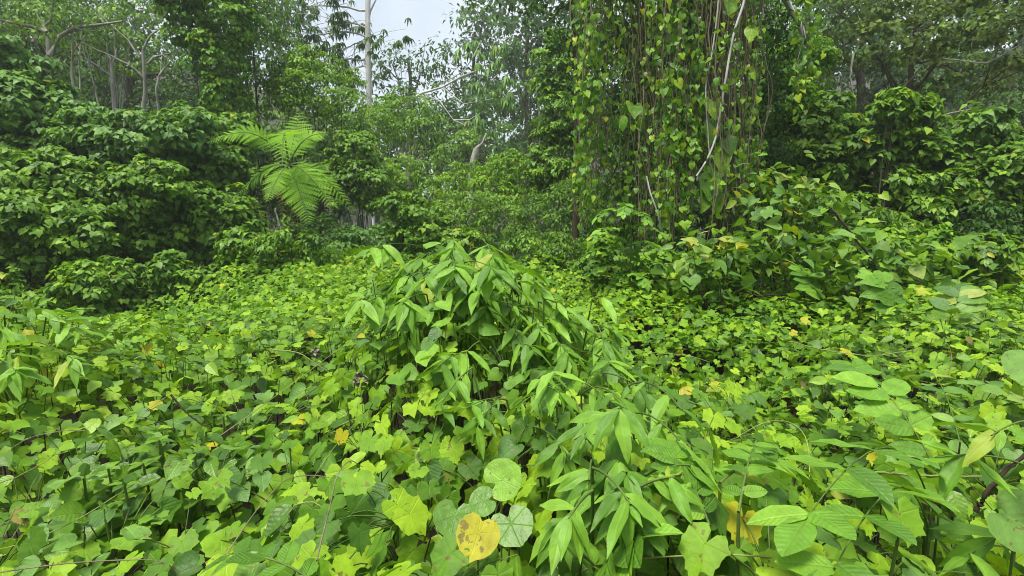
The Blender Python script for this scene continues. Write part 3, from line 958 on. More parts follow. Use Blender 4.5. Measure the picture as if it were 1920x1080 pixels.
# ------------------------------------------------------------------ thickets and bushes of the middle distance
HF, HN = T_heart_far, ('heart', T_heart)
OF = T_simple
V = 'vine_thicket'
THICK = [
    # name, label, D, blobs, template, material, leaf size, extra
    (V, 'vine-smothered bank of round leaves sloping from the far left edge below the forked tree', 9.6, [(0, 175, 85, 80), (70, 230, 80, 70), (120, 290, 80, 50), (-60, 260, 110, 120)], HF, 'grey_mass', 0.106, dict(n_leaf=70, near=HN, nearmat='grey')),
    (V, 'heap of broad round vine leaves halfway up the left edge', 8.2, [(20, 340, 110, 55), (120, 340, 70, 40), (-90, 380, 100, 90)], HF, 'mid_mass', 0.099, dict(n_leaf=80, near=HN, nearmat='mid')),
    (V, 'lower left thicket with light leaf tops over deep shade', 7.4, [(60, 410, 110, 40), (20, 470, 90, 30), (150, 450, 70, 40), (-80, 480, 90, 60)], HF, 'mid_mass', 0.092, dict(n_leaf=70, near=HN, nearmat='mid')),
    (V, 'dense heart-leaf thicket below the slim saplings', 9.2, [(200, 275, 80, 45), (290, 270, 80, 45), (240, 320, 80, 40), (360, 255, 50, 40)], HF, 'grey_mass', 0.099, dict(n_leaf=70, near=HN, nearmat='grey')),
    (V, 'bushy thicket with yellow-flecked vines midway between left edge and tree fern', 8.3, [(240, 385, 65, 60), (290, 350, 60, 40), (250, 450, 60, 30)], HF, 'mid_mass', 0.084, dict(n_leaf=80, near=HN, nearmat='mid')),
    (V, 'vine thicket crowding the tree fern from its near left', 9.9, [(370, 300, 60, 45), (380, 370, 70, 60), (420, 330, 45, 45), (350, 430, 50, 50)], HF, 'mid_mass', 0.092, dict(n_leaf=70, near=HN, nearmat='mid')),
    (V, 'low round-leaf shrub at the edge of the clearing, left of the dark hollow', 6.9, [(195, 535, 62, 42), (120, 575, 80, 34), (215, 590, 60, 35), (20, 560, 70, 40)], HF, 'mid_mass', 0.077, dict(n_leaf=80, near=HN, nearmat='mid')),
    (V, 'low shrub with pale round leaves in front of the dark hollow', 7.2, [(330, 520, 55, 42), (385, 545, 50, 35), (290, 570, 50, 30)], HF, 'mid_mass', 0.077, dict(n_leaf=70, near=HN, nearmat='mid')),
    (V, 'shaded shrub hiding the foot of the tree fern', 6.9, [(552, 450, 34, 34), (592, 462, 34, 26), (510, 466, 30, 26)], OF, 'mid_mass', 0.075, dict(clump=0.2, ragged=6)),
    (V, 'bright leafy hump rising below the tree fern', 7.4, [(455, 462, 28, 34), (480, 495, 50, 26), (530, 495, 45, 26)], HF, 'lime_mass', 0.084, dict(n_leaf=90, near=HN, nearmat='mid')),
    (V, 'creeper-hung wall of leaves in the upper part of the left thickets', 10.4, [(170, 330, 90, 60), (60, 290, 90, 50), (320, 320, 80, 50), (420, 270, 50, 50)], HF, 'mid_mass', 0.097, dict(ragged=6)),
    (V, 'shaded creeper wall low in the left thickets', 8.9, [(150, 430, 90, 50), (320, 440, 80, 60), (40, 440, 80, 60), (420, 430, 50, 60)], HF, 'mid_mass', 0.088, dict(ragged=6)),
    (V, 'creeper slope joining the right thickets to the clearing', 6.6, [(1720, 470, 90, 36), (1600, 480, 80, 34), (1850, 490, 80, 36), (1480, 480, 70, 30)], HF, 'lime_mass', 0.084, dict(n_leaf=60, near=HN, nearmat='hang', ragged=6)),
    (V, 'green creeper wall between the vine mounds at right', 8.5, [(1690, 420, 60, 50), (1570, 400, 60, 50), (1750, 330, 70, 60), (1640, 390, 70, 50), (1860, 350, 70, 60), (1520, 250, 50, 60), (1930, 400, 60, 60)], HF, 'mid_mass', 0.088, dict(ragged=6)),
    (V, 'yellow-tipped crest of young leaves on the tall vine mound', 7.6, [(1680, 185, 22, 16), (1655, 205, 26, 14)], HF, 'lime_mass', 0.079, dict(ragged=4, clump=.15)),
    (V, 'low creeper bank along the far edge of the clearing', 8.6, [(640, 495, 60, 22), (560, 500, 50, 22), (730, 490, 50, 22)], HF, 'lime_mass', 0.079, dict(ragged=5, clump=.2)),
    ('ivy_tower', 'tall ivy-clad trunk tower with a tongue of small leaves hanging down', 11.6, [(370, -30, 60, 60), (410, 40, 56, 60), (412, 120, 40, 60), (420, 185, 26, 50), (425, 235, 36, 34), (350, 20, 34, 50)], HF, 'hang_mass', 0.084, dict(n_leaf=90, near=HN, nearmat='hang', cover=1.9, clump=0.22, droop=.8)),
    ('ivy_tower', 'broad shaded ivy tower just behind the ivy tongue', 13.0, [(480, 40, 60, 70), (500, 110, 55, 60), (540, 150, 40, 50), (470, 170, 40, 60), (460, -40, 60, 60)], OF, 'mid_mass', 0.097, dict(cover=1.8, clump=0.26, droop=.8)),
    ('leafy_bush', 'bright yellow-green bush top above the tree fern', 12.8, [(580, 150, 46, 40), (620, 170, 46, 40), (560, 185, 50, 36), (640, 210, 28, 34)], OF, 'lime_mass', 0.092, dict(cover=1.8, clump=0.3)),
    ('leafy_bush', 'dark bush filling the shade behind the fern fronds', 12.6, [(500, 330, 70, 60), (590, 300, 50, 50), (600, 390, 60, 50), (470, 400, 60, 60)], OF, 'dark_mass', 0.084, dict(cover=1.8, clump=0.3)),
    ('leafy_bush', 'rounded green bush directly right of the tree fern', 12.0, [(665, 300, 36, 46), (690, 345, 46, 40), (640, 350, 40, 40)], HF, 'mid_mass', 0.084, dict(cover=2.0, clump=0.3)),
    ('leafy_bush', 'bush with clean light top below the base of the pale trunk', 14.2, [(710, 260, 46, 36), (680, 280, 40, 36), (650, 250, 32, 34)], OF, 'mid_mass', 0.092, dict(cover=2.0, clump=0.32)),
    ('leafy_bush', 'bright bush below the fan of tan stems', 13.6, [(760, 340, 48, 34), (795, 355, 40, 36), (730, 370, 50, 36)], OF, 'lime_mass', 0.084, dict(cover=1.9, clump=0.3)),
    ('leafy_bush', 'light green bush clothing the foot of the arching branch', 16.5, [(735, 215, 30, 30), (700, 235, 26, 26), (755, 240, 36, 26)], OF, 'lime_mass', 0.106, dict(cover=1.8, clump=0.36)),
    ('leafy_bush', 'small tufted bush at the foot of the leaning trunk', 12.6, [(868, 340, 30, 28), (860, 375, 40, 28)], OF, 'lime_mass', 0.084, dict(cover=1.8, clump=0.26)),
    ('leafy_bush', 'sunny bush right of the leaning trunk', 12.2, [(955, 320, 40, 26), (925, 350, 50, 34), (985, 355, 44, 40)], OF, 'lime_mass', 0.084, dict(cover=1.9, clump=0.3)),
    ('leafy_bush', 'wide mid-green bush in the middle of the gap', 11.0, [(880, 400, 60, 34), (940, 410, 56, 40), (840, 430, 50, 28)], OF, 'mid_mass', 0.084, dict(cover=2.0, clump=0.3)),
    ('leafy_bush', 'vine-draped column of foliage beside the vine curtain', 12.5, [(1045, 130, 32, 50), (1052, 210, 34, 60), (1048, 290, 40, 50), (1020, 320, 34, 40)], HF, 'mid_mass', 0.092, dict(cover=2.0, clump=0.28, droop=0.9)),
    ('leafy_bush', 'shady bush at the foot of the foliage column', 10.2, [(1040, 400, 50, 46), (1000, 420, 40, 36), (1085, 420, 40, 50)], OF, 'mid_mass', 0.077, dict(cover=2.0, clump=0.26)),
    ('leafy_bush', 'low dark bush with small leaves right below the fern fronds', 10.0, [(600, 440, 50, 34), (560, 460, 40, 30), (650, 455, 46, 30)], OF, 'dark_mass', 0.070, dict(cover=2.0, clump=0.24)),
    ('leafy_bush', 'low round-leaved bush left of the mound top', 9.4, [(700, 455, 46, 28), (660, 480, 46, 24), (745, 455, 36, 26)], HF, 'grey_mass', 0.077, dict(cover=2.0, clump=0.22)),
    ('leafy_bush', 'creeper-covered low bush behind the mound', 9.0, [(800, 440, 44, 28), (860, 455, 50, 26), (770, 400, 40, 34)], HF, 'mid_mass', 0.077, dict(cover=2.0, clump=0.24)),
    ('leafy_bush', 'fresh green bush right behind the mound, before the sapling', 8.4, [(985, 470, 50, 26), (1045, 470, 44, 30), (1080, 500, 40, 26)], OF, 'mid_mass', 0.070, dict(cover=2.0, clump=0.22)),
    (V, 'tall heart-leaf vine mound with a yellow-tipped crest at right', 8.0, [(1690, 235, 42, 42), (1640, 265, 50, 40), (1705, 300, 40, 56), (1690, 380, 46, 46), (1640, 340, 46, 50), (1700, 440, 46, 40)], HF, 'mid_mass', 0.092, dict(n_leaf=110, near=HN, nearmat='mid', clump=0.28)),
    (V, 'rounded heart-leaf vine hump against the tall vine mound', 8.3, [(1560, 290, 56, 46), (1600, 340, 50, 44), (1540, 340, 40, 40)], HF, 'mid_mass', 0.084, dict(n_leaf=80, near=HN, nearmat='mid', clump=0.28)),
    (V, 'domed mound of pale round vine leaves nearer the right edge', 8.0, [(1805, 255, 56, 46), (1850, 280, 46, 36), (1790, 300, 50, 30)], HF, 'mid_mass', 0.099, dict(n_leaf=100, near=HN, nearmat='grey', clump=0.3)),
    (V, 'leaf-covered shelf of vines at the right edge', 7.3, [(1890, 305, 46, 28), (1930, 340, 50, 40), (1980, 300, 50, 50)], HF, 'mid_mass', 0.092, dict(n_leaf=60, near=HN, nearmat='mid', clump=0.28)),
    (V, 'spreading low vine mound with yellow hearts below the dome', 7.4, [(1800, 360, 60, 34), (1760, 400, 60, 34), (1850, 380, 40, 30)], HF, 'mid_mass', 0.084, dict(n_leaf=90, near=HN, nearmat='mid', clump=0.26)),
    (V, 'small-leaved creeper wall right of the curtain of hanging vines', 8.8, [(1470, 180, 46, 60), (1480, 260, 50, 56), (1440, 330, 46, 50), (1500, 120, 40, 44)], HF, 'hang_mass', 0.063, dict(n_leaf=80, near=HN, nearmat='hang', cover=1.8, clump=0.24)),
    (V, 'tangled green thicket below the heart-leaf hump', 7.0, [(1580, 410, 70, 36), (1650, 440, 60, 36), (1500, 400, 50, 40), (1540, 450, 60, 30)], OF, 'mid_mass', 0.084, dict(clump=0.26)),
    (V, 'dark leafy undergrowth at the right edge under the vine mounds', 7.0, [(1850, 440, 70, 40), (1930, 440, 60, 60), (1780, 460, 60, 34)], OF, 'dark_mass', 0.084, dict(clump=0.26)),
    (V, 'low tangle of vine leaves at the foot of the curtain', 6.2, [(1250, 500, 60, 30), (1180, 535, 50, 26), (1310, 510, 60, 34), (1130, 480, 40, 30), (1370, 490, 46, 36)], HF, 'mid_mass', 0.070, dict(n_leaf=40, near=HN, nearmat='mid', clump=0.2)),
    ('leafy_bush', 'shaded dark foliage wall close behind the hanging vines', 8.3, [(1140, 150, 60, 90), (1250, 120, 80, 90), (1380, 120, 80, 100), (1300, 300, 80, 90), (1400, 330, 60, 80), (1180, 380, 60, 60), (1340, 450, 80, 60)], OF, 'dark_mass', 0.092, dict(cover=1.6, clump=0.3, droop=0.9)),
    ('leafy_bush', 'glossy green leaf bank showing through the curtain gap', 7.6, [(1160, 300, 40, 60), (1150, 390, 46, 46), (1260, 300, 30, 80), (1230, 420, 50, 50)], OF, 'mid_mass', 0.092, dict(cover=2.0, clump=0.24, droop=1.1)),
]
for name, lab, D, bl, tm, mk, sz, kw in THICK:
    shrub(name, lab, {'vine_thicket': 'thicket', 'ivy_tower': 'ivy', 'leafy_bush': 'bush'}[name], D, bl, tm, mk, sz, **kw)

# ------------------------------------------------------------------ tree fern
def pinna_mesh(mk='fern'):
    Vv, F, n = [], [], 9
    Vv.append((0, 0, 0))
    for k in range(n):                       # a narrow blade with a toothed edge
        y = (k + 0.5) / n
        w = 0.12 * (1 - y ** 3) + 0.012
        for s in (-1, 1):
            Vv += [(s * w, y + 0.02, -0.16 * y * y - 0.02), (s * w * 0.6, y + 0.055, -0.16 * y * y)]
    Vv.append((0, 1.04, -0.18))
    mid0 = len(Vv)
    for k in range(n + 1):
        y = k / n
        Vv.append((0, y, -0.16 * y * y + 0.01))
    for k in range(n):
        a = 1 + 4 * k
        for off, fl in ((0, False), (2, True)):
            t1 = (mid0 + k, mid0 + k + 1, a + off)
            t2 = (mid0 + k + 1, a + off + 1, a + off)
            F += [t1[::-1] if fl else t1, t2[::-1] if fl else t2]
    Vv = np.array(Vv, float)
    return make_mesh('pinna', Vv, np.array(F), M[mk], Vv[:, :2].copy())


PINNA = [pinna_mesh()]
PINNA_DEAD = [pinna_mesh('dead')]


def frond(root, c, tip, arch, npin, wid, pin=None):
    c, tip = np.asarray(c), np.asarray(tip)
    t = np.linspace(0, 1, 16)
    p = c + (tip - c) * t[:, None]
    p[:, 2] += arch * np.sin(t ** 0.8 * math.pi) * 0.9
    fr = put('frond', Tubes().add(p, 0.014, 0.004, 5).mesh('frond', M['stem']), root)
    tan = nrm(np.gradient(p, axis=0))
    L = np.linalg.norm(np.diff(p, axis=0), axis=1).sum()
    for k in range(npin):
        u = 0.14 + 0.86 * (k + 0.3) / npin
        x = u * 15
        i = min(int(x), 14)
        q = p[i] + (p[i + 1] - p[i]) * (x - i)
        tg = tan[i]
        face = nrm(UP * .8 + np.array([0, -.55, 0]) + nrm((tip - c) * np.array([1, 1, 0])) * .35)      # fronds turn to the light, each its own way
        hor = nrm(np.cross(tg, face))
        nn = np.cross(hor, tg)
        if nn @ face < 0:
            nn = -nn
        ln = wid * (math.sin(min(1, (u - 0.02) * 1.25) ** 0.7 * math.pi) ** 0.6 if (u - 0.02) * 1.25 < 1 else 0.05) + 0.03
        ln = wid * max(0.07, min(1.0, (u / 0.35)) ** 0.6 * min(1.0, (1.04 - u) / 0.55) ** 0.75)
        for s in (-1, 1):
            T = hor * s * 0.9 + tg * 0.45 - UP * 0.12
            leaf(root, pin or PINNA, q, nn + rng.normal(size=3) * 0.08, T, ln * rng.uniform(0.93, 1.05), 'pinna', fr)
    return fr


def fern():
    D = 7.3
    c = at(540, 312, D)
    b = np.array([c[0] + 0.15, c[1] + 0.1, 0])
    root = thing('tree_fern', b, 'light green tree fern with arching feathery fronds before the dark thicket', 'tree fern')
    put('trunk', Tubes().add(curve(b, c, 0, 8, 0.02), 0.05, 0.04, 8).mesh('trunk', M['twig']), root)
    put('bud', Tubes().add(curve(c - UP * 0.05, c + np.array([0.01, -0.02, 0.16]), 0, 5), 0.04, 0.012, 6).mesh('bud', M['stem']), root)
    k = D / FPX
    F = [((562, 210), 0.6, 0.02, 15, 0.31), ((388, 268), -0.4, 0.36, 24, 0.25), ((614, 250), 0.2, 0.20, 18, 0.21), ((529, 314), -1.2, 0.50, 19, 0.27),
         ((500, 378), -0.7, 0.08, 20, 0.22), ((580, 418), -0.75, 0.10, 25, 0.29), ((624, 388), -0.35, 0.16, 22, 0.25),
         ((664, 398), 0.15, 0.26, 20, 0.24), ((440, 372), -0.1, 0.16, 19, 0.22)]
    for (px, py), dy, arch, n, w in F:
        frond(root, c, at(px, py, D + dy * .9), arch * .9, n, w * .96)
    for px, py, dy in ((528, 418, -.2), (562, 440, -.1), (548, 430, .2)):   # withered fronds hanging against the trunk
        frond(root, c, at(px, py, D + dy), .05, 15, .13, PINNA_DEAD)
    # a shaded second fern below it
    c2 = at(450, 402, 11.3)
    r2 = thing('tree_fern', np.array([c2[0], c2[1], 0]), 'smaller shaded fern tucked low beneath the bright tree fern', 'tree fern')
    put('trunk', Tubes().add(curve(np.array([c2[0], c2[1], 0]), c2, 0, 5), 0.05, 0.04, 6).mesh('trunk', M['bark']), r2)
    for (px, py), dy in (((415, 430), -0.5), ((490, 430), -0.5), ((450, 450), -0.9), ((430, 370), 0.3)):
        frond(r2, c2, at(px, py, 11.3 + dy), 0.25, 16, 0.32)


fern()


# ------------------------------------------------------------------ the tree hung with vines
def vine_tree():
    D = 7.2
    b = at(1350, 500, D); b[2] = 0
    root = thing('vine_hung_tree', b, 'dark-trunked tree smothered by a curtain of hanging vines', 'tree')
    p = np.concatenate([[b], [at(*q, D) for q in ((1352, 420), (1345, 250), (1338, 120), (1345, -60), (1340, -260))]])
    put('trunk', Tubes().add(p, 0.2, 0.13, 12).mesh('trunk', M['bark']), root)
    for q, rr in (([(1345, 0), (1280, -60), (1180, -110), (1080, -140)], .07), ([(1345, -20), (1420, -80), (1520, -120)], .06), ([(1345, -60), (1300, -140), (1240, -220)], .06)):
        put('branch', Tubes().add(np.array([at(*a, D - 0.3 * i) for i, a in enumerate(q)]), rr, rr * .4, 7).mesh('branch', M['lichen']), root)
    bl = px_blobs(D, [(1180, -100, 110, 60), (1330, -120, 120, 60), (1480, -90, 90, 60), (1250, -180, 150, 60)])
    P, N, T, S, Rn, O = shell(bl, 0.14, cover=1.3, clump=0.3, back=0.8)
    put('crown', mass('crown', T_heart_far, P, N, T, S, Rn, M['hang_mass']), root, True)
    # hanging bundles: px top, px bottom, py bottom, number of strands, number of leaves, spread, extra depth, yellow share
    B = [(1092, 1090, 430, 5, 26, 14, 0.1, 'vine strand with yellow-green hearts hanging at the open edge of the curtain'),
         (1108, 1102, 400, 4, 34, 10, -0.2, 'brightest lime-leaved vine strand next to the open edge of the curtain'),
         (1130, 1118, 440, 6, 16, 20, 0.3, 'brown vine strands with few leaves behind the lime strand'),
         (1165, 1180, 380, 3, 12, 12, 0.3, 'few-leaved thin vine strand two steps in from the lime strand'), (1190, 1205, 470, 9, 18, 16, 0.2, 'thick bundle of bare brown vine strands in the curtain'),
         (1215, 1222, 480, 10, 16, 14, 0.1, 'bare-topped brown vine strand bundle right against the thick brown bundle'), (1248, 1252, 470, 6, 30, 12, -0.2, 'leafy green vine strand just beside the thick brown bundle'),
         (1262, 1262, 500, 5, 36, 10, -0.4, 'vine strand with pairs of green hearts reaching nearly to the ground in mid curtain'),
         (1282, 1290, 480, 6, 36, 16, -0.3, 'leafy vine strand with crowded hearts left of the bare strands over the trunk'), (1300, 1296, 360, 4, 24, 12, -0.1, 'short leafy vine strand ending high in mid curtain'), (1322, 1320, 400, 9, 12, 22, 0.0, 'tangled brown vine strands just left of the white liana'),
         (1340, 1350, 470, 8, 10, 24, -0.35, 'bare brown vine strands hanging over the dark trunk'), (1372, 1368, 480, 10, 14, 14, -0.1, 'thick leafless brown strand bundle right of the trunk'),
         (1392, 1382, 450, 9, 16, 14, 0.0, 'dense brown strand bundle at the inner right of the curtain'), (1410, 1402, 400, 6, 22, 16, 0.2, 'leafy strand at the outer right side of the curtain'), (1436, 1418, 330, 5, 12, 24, 0.3, 'short loose vine strands at the upper right of the curtain'),
         (1230, 1238, 430, 4, 22, 20, -0.1, 'sparse vine strand crossing between thick bundle and leafy strand'), (1272, 1280, 300, 5, 30, 26, -0.2, 'short dense leafy vine ending at eye level in mid curtain'), (1150, 1140, 300, 5, 18, 26, 0.2, 'short yellow-green vine strand high on the left of the curtain'),
         (1500, 1512, 210, 2, 16, 8, -0.8, 'separate strand of bright yellow-green leaves hanging right of the curtain')]
    ms = leafset('heart', T_heart, 'hang')
    for x0, x1, yb, ns, nl, sp, dz, lab in B:
        dd = D - 0.55 + dz
        topc = at(x0, -150, dd)
        r = thing('hanging_vine', topc, lab or 'slender brown vine strand with scattered heart leaves within the curtain', 'vine', 'vines hanging in the curtain')
        tb = Tubes()
        paths = []
        for s in range(ns + 3):
            q0 = at(x0 + rng.normal(0, sp * .5), -150, dd + rng.normal(0, .12))
            q1 = at(x1 + rng.normal(0, sp * .55), yb - abs(rng.normal(0, 60)) * (s > 0), dd + rng.normal(0, .12))
            c = curve(q0, q1, 0, 22, 0.012)
            c[:, 0] += rng.uniform(.02, .09) * np.sin(np.linspace(0, rng.uniform(3, 13), 22) + rng.random() * 6)
            c[:, 1] += .02 * np.sin(np.linspace(0, rng.uniform(4, 16), 22) + rng.random() * 6)
            paths.append(c)
            tb.add(c, rng.uniform(.004, .011), .004, 4)
        put('stem', tb.mesh('stem', M['strand']), r)
        leafy = max(2, len(paths) // 2)                 # some strands carry the leaves, the others hang bare
        for k in range(int(nl * 2.2)):
            c = paths[int(rng.integers(leafy))]
            u = rng.uniform(0.18, 0.99)
            x = u * 21
            i = min(int(x), 20)
            q = c[i] + (c[i + 1] - c[i]) * (x - i)
            az = rng.uniform(-1.3, 1.3)
            out = np.array([math.sin(az), -math.cos(az), 0])
            q = q + out * rng.uniform(.02, .07)
            leaf(r, ms, q, out * 0.9 + UP * rng.uniform(0, .6) + rng.normal(size=3) * .25, -UP + out * .25 + rng.normal(size=3) * .25, rng.uniform(.05, .11))
        # small leaves too fine to pick apart
        m = nl * 9 + 30
        ci = rng.integers(leafy, size=m)
        ui = rng.uniform(0.1, 1, m) * 20.99
        PP = np.array([paths[a][int(u)] for a, u in zip(ci, ui)]) + rng.normal(size=(m, 3)) * .05
        put('small_leaves', mass('small_leaves', T_heart_far, PP, np.array([0, -1, .4]) + rng.normal(size=(m, 3)) * .5, -UP + rng.normal(size=(m, 3)) * .4, rng.uniform(.035, .08, m), rng.random(m), M['hang_mass']), r, True)
    # pale lianas
    LI = [([(1402, -60), (1398, 0), (1375, 60), (1362, 140), (1350, 210), (1342, 262), (1326, 300), (1306, 330)], .014, 'white', -0.95, 'smooth white liana slanting down through the vine curtain'),
          ([(1350, -60), (1346, 20), (1334, 110), (1322, 160), (1325, 220), (1330, 290), (1332, 310)], .009, 'white', -0.9, 'thin kinked pale liana beside the white one'),
          ([(1212, 330), (1220, 365), (1232, 395), (1240, 430), (1245, 445)], .010, 'white', -0.75, 'short pale stick leaning at the foot of the brown bundle'),
          ([(1374, 380), (1375, 400), (1390, 418), (1392, 440), (1385, 460)], .012, 'lichen', -0.8, 'crooked bare root-like stem at the curtain foot'),
          ([(1455, -40), (1478, 10), (1500, 50), (1510, 75)], .045, 'white', 0.6, 'blotched pale limb slanting out right of the curtain')]
    for q, rr, mk, dz, lab in LI:
        pts = np.array([at(*a, D + dz) for a in q])
        t = np.linspace(0, len(pts) - 1, 26)
        sm = np.stack([np.interp(t, np.arange(len(pts)), pts[:, i]) for i in range(3)], -1)
        for _ in range(2):
            sm[1:-1] = 0.25 * sm[:-2] + 0.5 * sm[1:-1] + 0.25 * sm[2:]
        me = Tubes().add(sm, rr, rr * .8, 7).mesh('liana', M[mk])
        o = link('liana', me)
        o['label'] = lab; o['category'] = 'liana'
    # big climber leaves on the trunk
    BL = [(1335, 350, .30, 'd'), (1318, 380, .26, 'd'), (1348, 330, .24, 'd'), (1338, 385, .24, 'd'), (1352, 305, .24, 'd'), (1335, 250, .26, 'd'), (1297, 378, .22, 'l'), (1190, 215, .17, 'd'), (1172, 235, .18, 'l'),
          (1340, 210, .22, 'd'), (1368, 20, .2, 'd'), (1410, 70, .17, 'd'), (1312, 470, .2, 'y'), (1360, 280, .22, 'd')]
    r = thing('climber', at(1340, 400, D - .6), 'large-leaved glossy climber clinging to the vine-hung trunk', 'climber')
    put('stem', Tubes().add(np.array([at(*a, D - .45) for a in ((1345, 480), (1338, 400), (1345, 300), (1340, 200), (1365, 20))]), .015, .01, 6).mesh('stem', M['stem']), r)
    for px, py, s, kx in BL:
        ms2 = leafset('ovate', T_ovate, 'mid') if kx == 'd' else leafset('ovate', T_ovate, 'yellow' if kx == 'y' else 'hang')
        out = np.array([rng.normal() * .3, -1, .35])
        leaf(r, ms2 if kx != 'd' else leafset('heart', T_heart, 'mid'), at(px, py - 18, D - .85), out, -UP + rng.normal(size=3) * .2, s)


vine_tree()


# ------------------------------------------------------------------ pinnate saplings and shoots with leaf objects
def pinnate(root, c0, c1, sag, pairs, ln, ms, droop=0.35, taper=True, terminal=True, r=0.004, parent_stem=True, facing=None):
    p = curve(c0, c1, sag, 14)
    put('stalk', Tubes().add(p, r, r * .4, 5).mesh('stalk', M['stem']), root)
    tan = nrm(np.gradient(p, axis=0))
    for k in range(pairs):
        u = 0.12 + 0.86 * k / max(1, pairs - 1)
        x = u * 13
        i = min(int(x), 12)
        q = p[i] + (p[i + 1] - p[i]) * (x - i)
        tg = tan[i]
        hor = nrm(np.cross(tg, UP if facing is None else facing))
        nn = np.cross(hor, tg)
        if nn @ (UP + np.array([0, -.5, 0])) < 0:
            nn = -nn
        s_ = ln * (1.0 if not taper else 0.7 + 0.5 * math.sin(min(1, u * 1.1) * 2.6))
        for s in (-1, 1):
            T = hor * s * 0.85 + tg * 0.5 - UP * droop * rng.uniform(.6, 1.4)
            leaf(root, ms, q + tg * s * ln * .06, nn + rng.normal(size=3) * .14, T, s_ * rng.uniform(.9, 1.08))
    if terminal:
        leaf(root, ms, p[-1], np.cross(nrm(np.cross(tan[-1], UP)), tan[-1]) + UP * .2, tan[-1] - UP * .2, ln)


def saplings():
    ms = leafset('oval', T_oval, 'oval')
    msd = leafset('oval', T_oval, 'mid')
    # sapling at the foot of the curtain
    D = 5.5
    b = at(1175, 560, D); b[2] = 0
    root = thing('pinnate_sapling', b, 'feathery sapling with tiers of paired leaflets at the foot of the curtain', 'sapling')
    top = at(1178, 395, D)
    st = curve(b, top, 0, 8, .02)
    put('stem', Tubes().add(st, .014, .006, 6).mesh('stem', M['stem']), root)
    ends = [(1120, 395), (1215, 400), (1110, 430), (1240, 425), (1100, 465), (1245, 455), (1105, 500), (1250, 490), (1150, 520), (1210, 520), (1170, 385), (1190, 470), (1150, 450)]
    for k, (px, py) in enumerate(ends):
        s = at(1176, min(py + 8, 520), D)
        pinnate(root, s, at(px, py + 14, D - rng.uniform(-.15, .45)), .07, 8, .088, ms, droop=.25)
    # sapling at the right edge
    D = 6.2
    b = at(1850, 600, D); b[2] = 0
    root = thing('pinnate_sapling', b, 'dark sapling with drooping paired leaflets near the right edge', 'sapling')
    st = curve(b, at(1850, 440, D), 0, 8, .02)
    put('stem', Tubes().add(st, .016, .006, 6).mesh('stem', M['twig']), root)
    for px, py in ((1800, 455), (1890, 450), (1780, 490), (1910, 485), (1795, 530), (1900, 525), (1850, 540), (1850, 470), (1930, 520)):
        pinnate(root, at(1850, py - 12, D), at(px, py + 18, D - rng.uniform(-.1, .5)), .1, 8, .085, msd, droop=.3)
    # foreground shoots
    SH = [((1330, 985), (1255, 845), 1.62, 1.75, 6, .058, 'oval', 'small shoot of rounded paired leaflets standing left of its twin'),
          ((1385, 960), (1420, 838), 1.66, 1.78, 6, .052, 'oval', 'upright reddish shoot with small paired leaflets'),
          ((1350, 905), (1500, 890), 1.60, 1.55, 6, .068, 'oval', 'spreading leaflet spray just right of the upright reddish shoot'),
          ((1755, 880), (1600, 690), 1.75, 2.05, 7, .125, 'oval', 'large arching spray of broad ribbed leaflets at right'),
          ((1800, 830), (1720, 705), 1.9, 2.15, 5, .085, 'dry', 'bronze-tinged young shoot beside the broad ribbed leaflets'),
          ((1740, 935), (1510, 975), 1.45, 1.38, 6, .098, 'oval', 'low spray of big pointed leaflets at the lower right'),
          ((1760, 965), (1640, 905), 1.40, 1.45, 5, .10, 'oval', 'overlapping cluster of ribbed leaflets above the low spray'),
          ((1740, 990), (1560, 1075), 1.3, 1.22, 6, .09, 'oval', 'leaflet spray dipping out of the bottom edge at right'),
          ((1930, 760), (1800, 715), 2.0, 2.15, 4, .10, 'dry', 'yellow-tinged leaf spray poking in from the right edge'),
          ((1120, 1090), (1180, 1010), 1.28, 1.35, 6, .09, 'oval', 'low leaflet frond at the bottom edge below the long-leaf shrub'),
          ((600, 1100), (420, 1050), 1.22, 1.2, 5, .06, 'oval', 'small leaflet frond at the bottom edge, among lobed leaves'),
          ((30, 640), (140, 580), 4.2, 4.4, 7, .14, 'oval', 'ash-like spray rising at the left edge of the clearing'),
          ((1700, 620), (1640, 520), 4.0, 4.3, 7, .17, 'oval', 'tall leaflet spray standing above the creepers at right'),
          ((1560, 620), (1500, 505), 4.6, 4.9, 7, .15, 'oval', 'arching leaflet spray left of the tall spray'),
          ((1780, 640), (1800, 545), 3.8, 4.0, 6, .16, 'dry', 'pale leaflet spray right of the tall spray')]
    for (x0, y0), (x1, y1), d0, d1, n, ln, mk, lab in SH:
        c0, c1 = (above(x0, y0, .06, d0), above(x1, y1, .13, d1)) if d0 < 3 else (at(x0, y0, d0), at(x1, y1, d1))
        b = np.array([c0[0], c0[1] + .1, 0])
        r = thing('leaflet_shoot', b, lab, 'shoot')
        put('stem', Tubes().add(np.stack([b, b * .4 + c0 * .6 + np.array([.03, 0, 0]), c0]), .0045, .003, 6).mesh('stem', M['stem'] if mk == 'oval' else M['twig']), r)
        pinnate(r, c0, c1, .12 * np.linalg.norm(c1 - c0), n, ln, leafset('oval', T_oval, mk), droop=.3, r=.0028)


saplings()


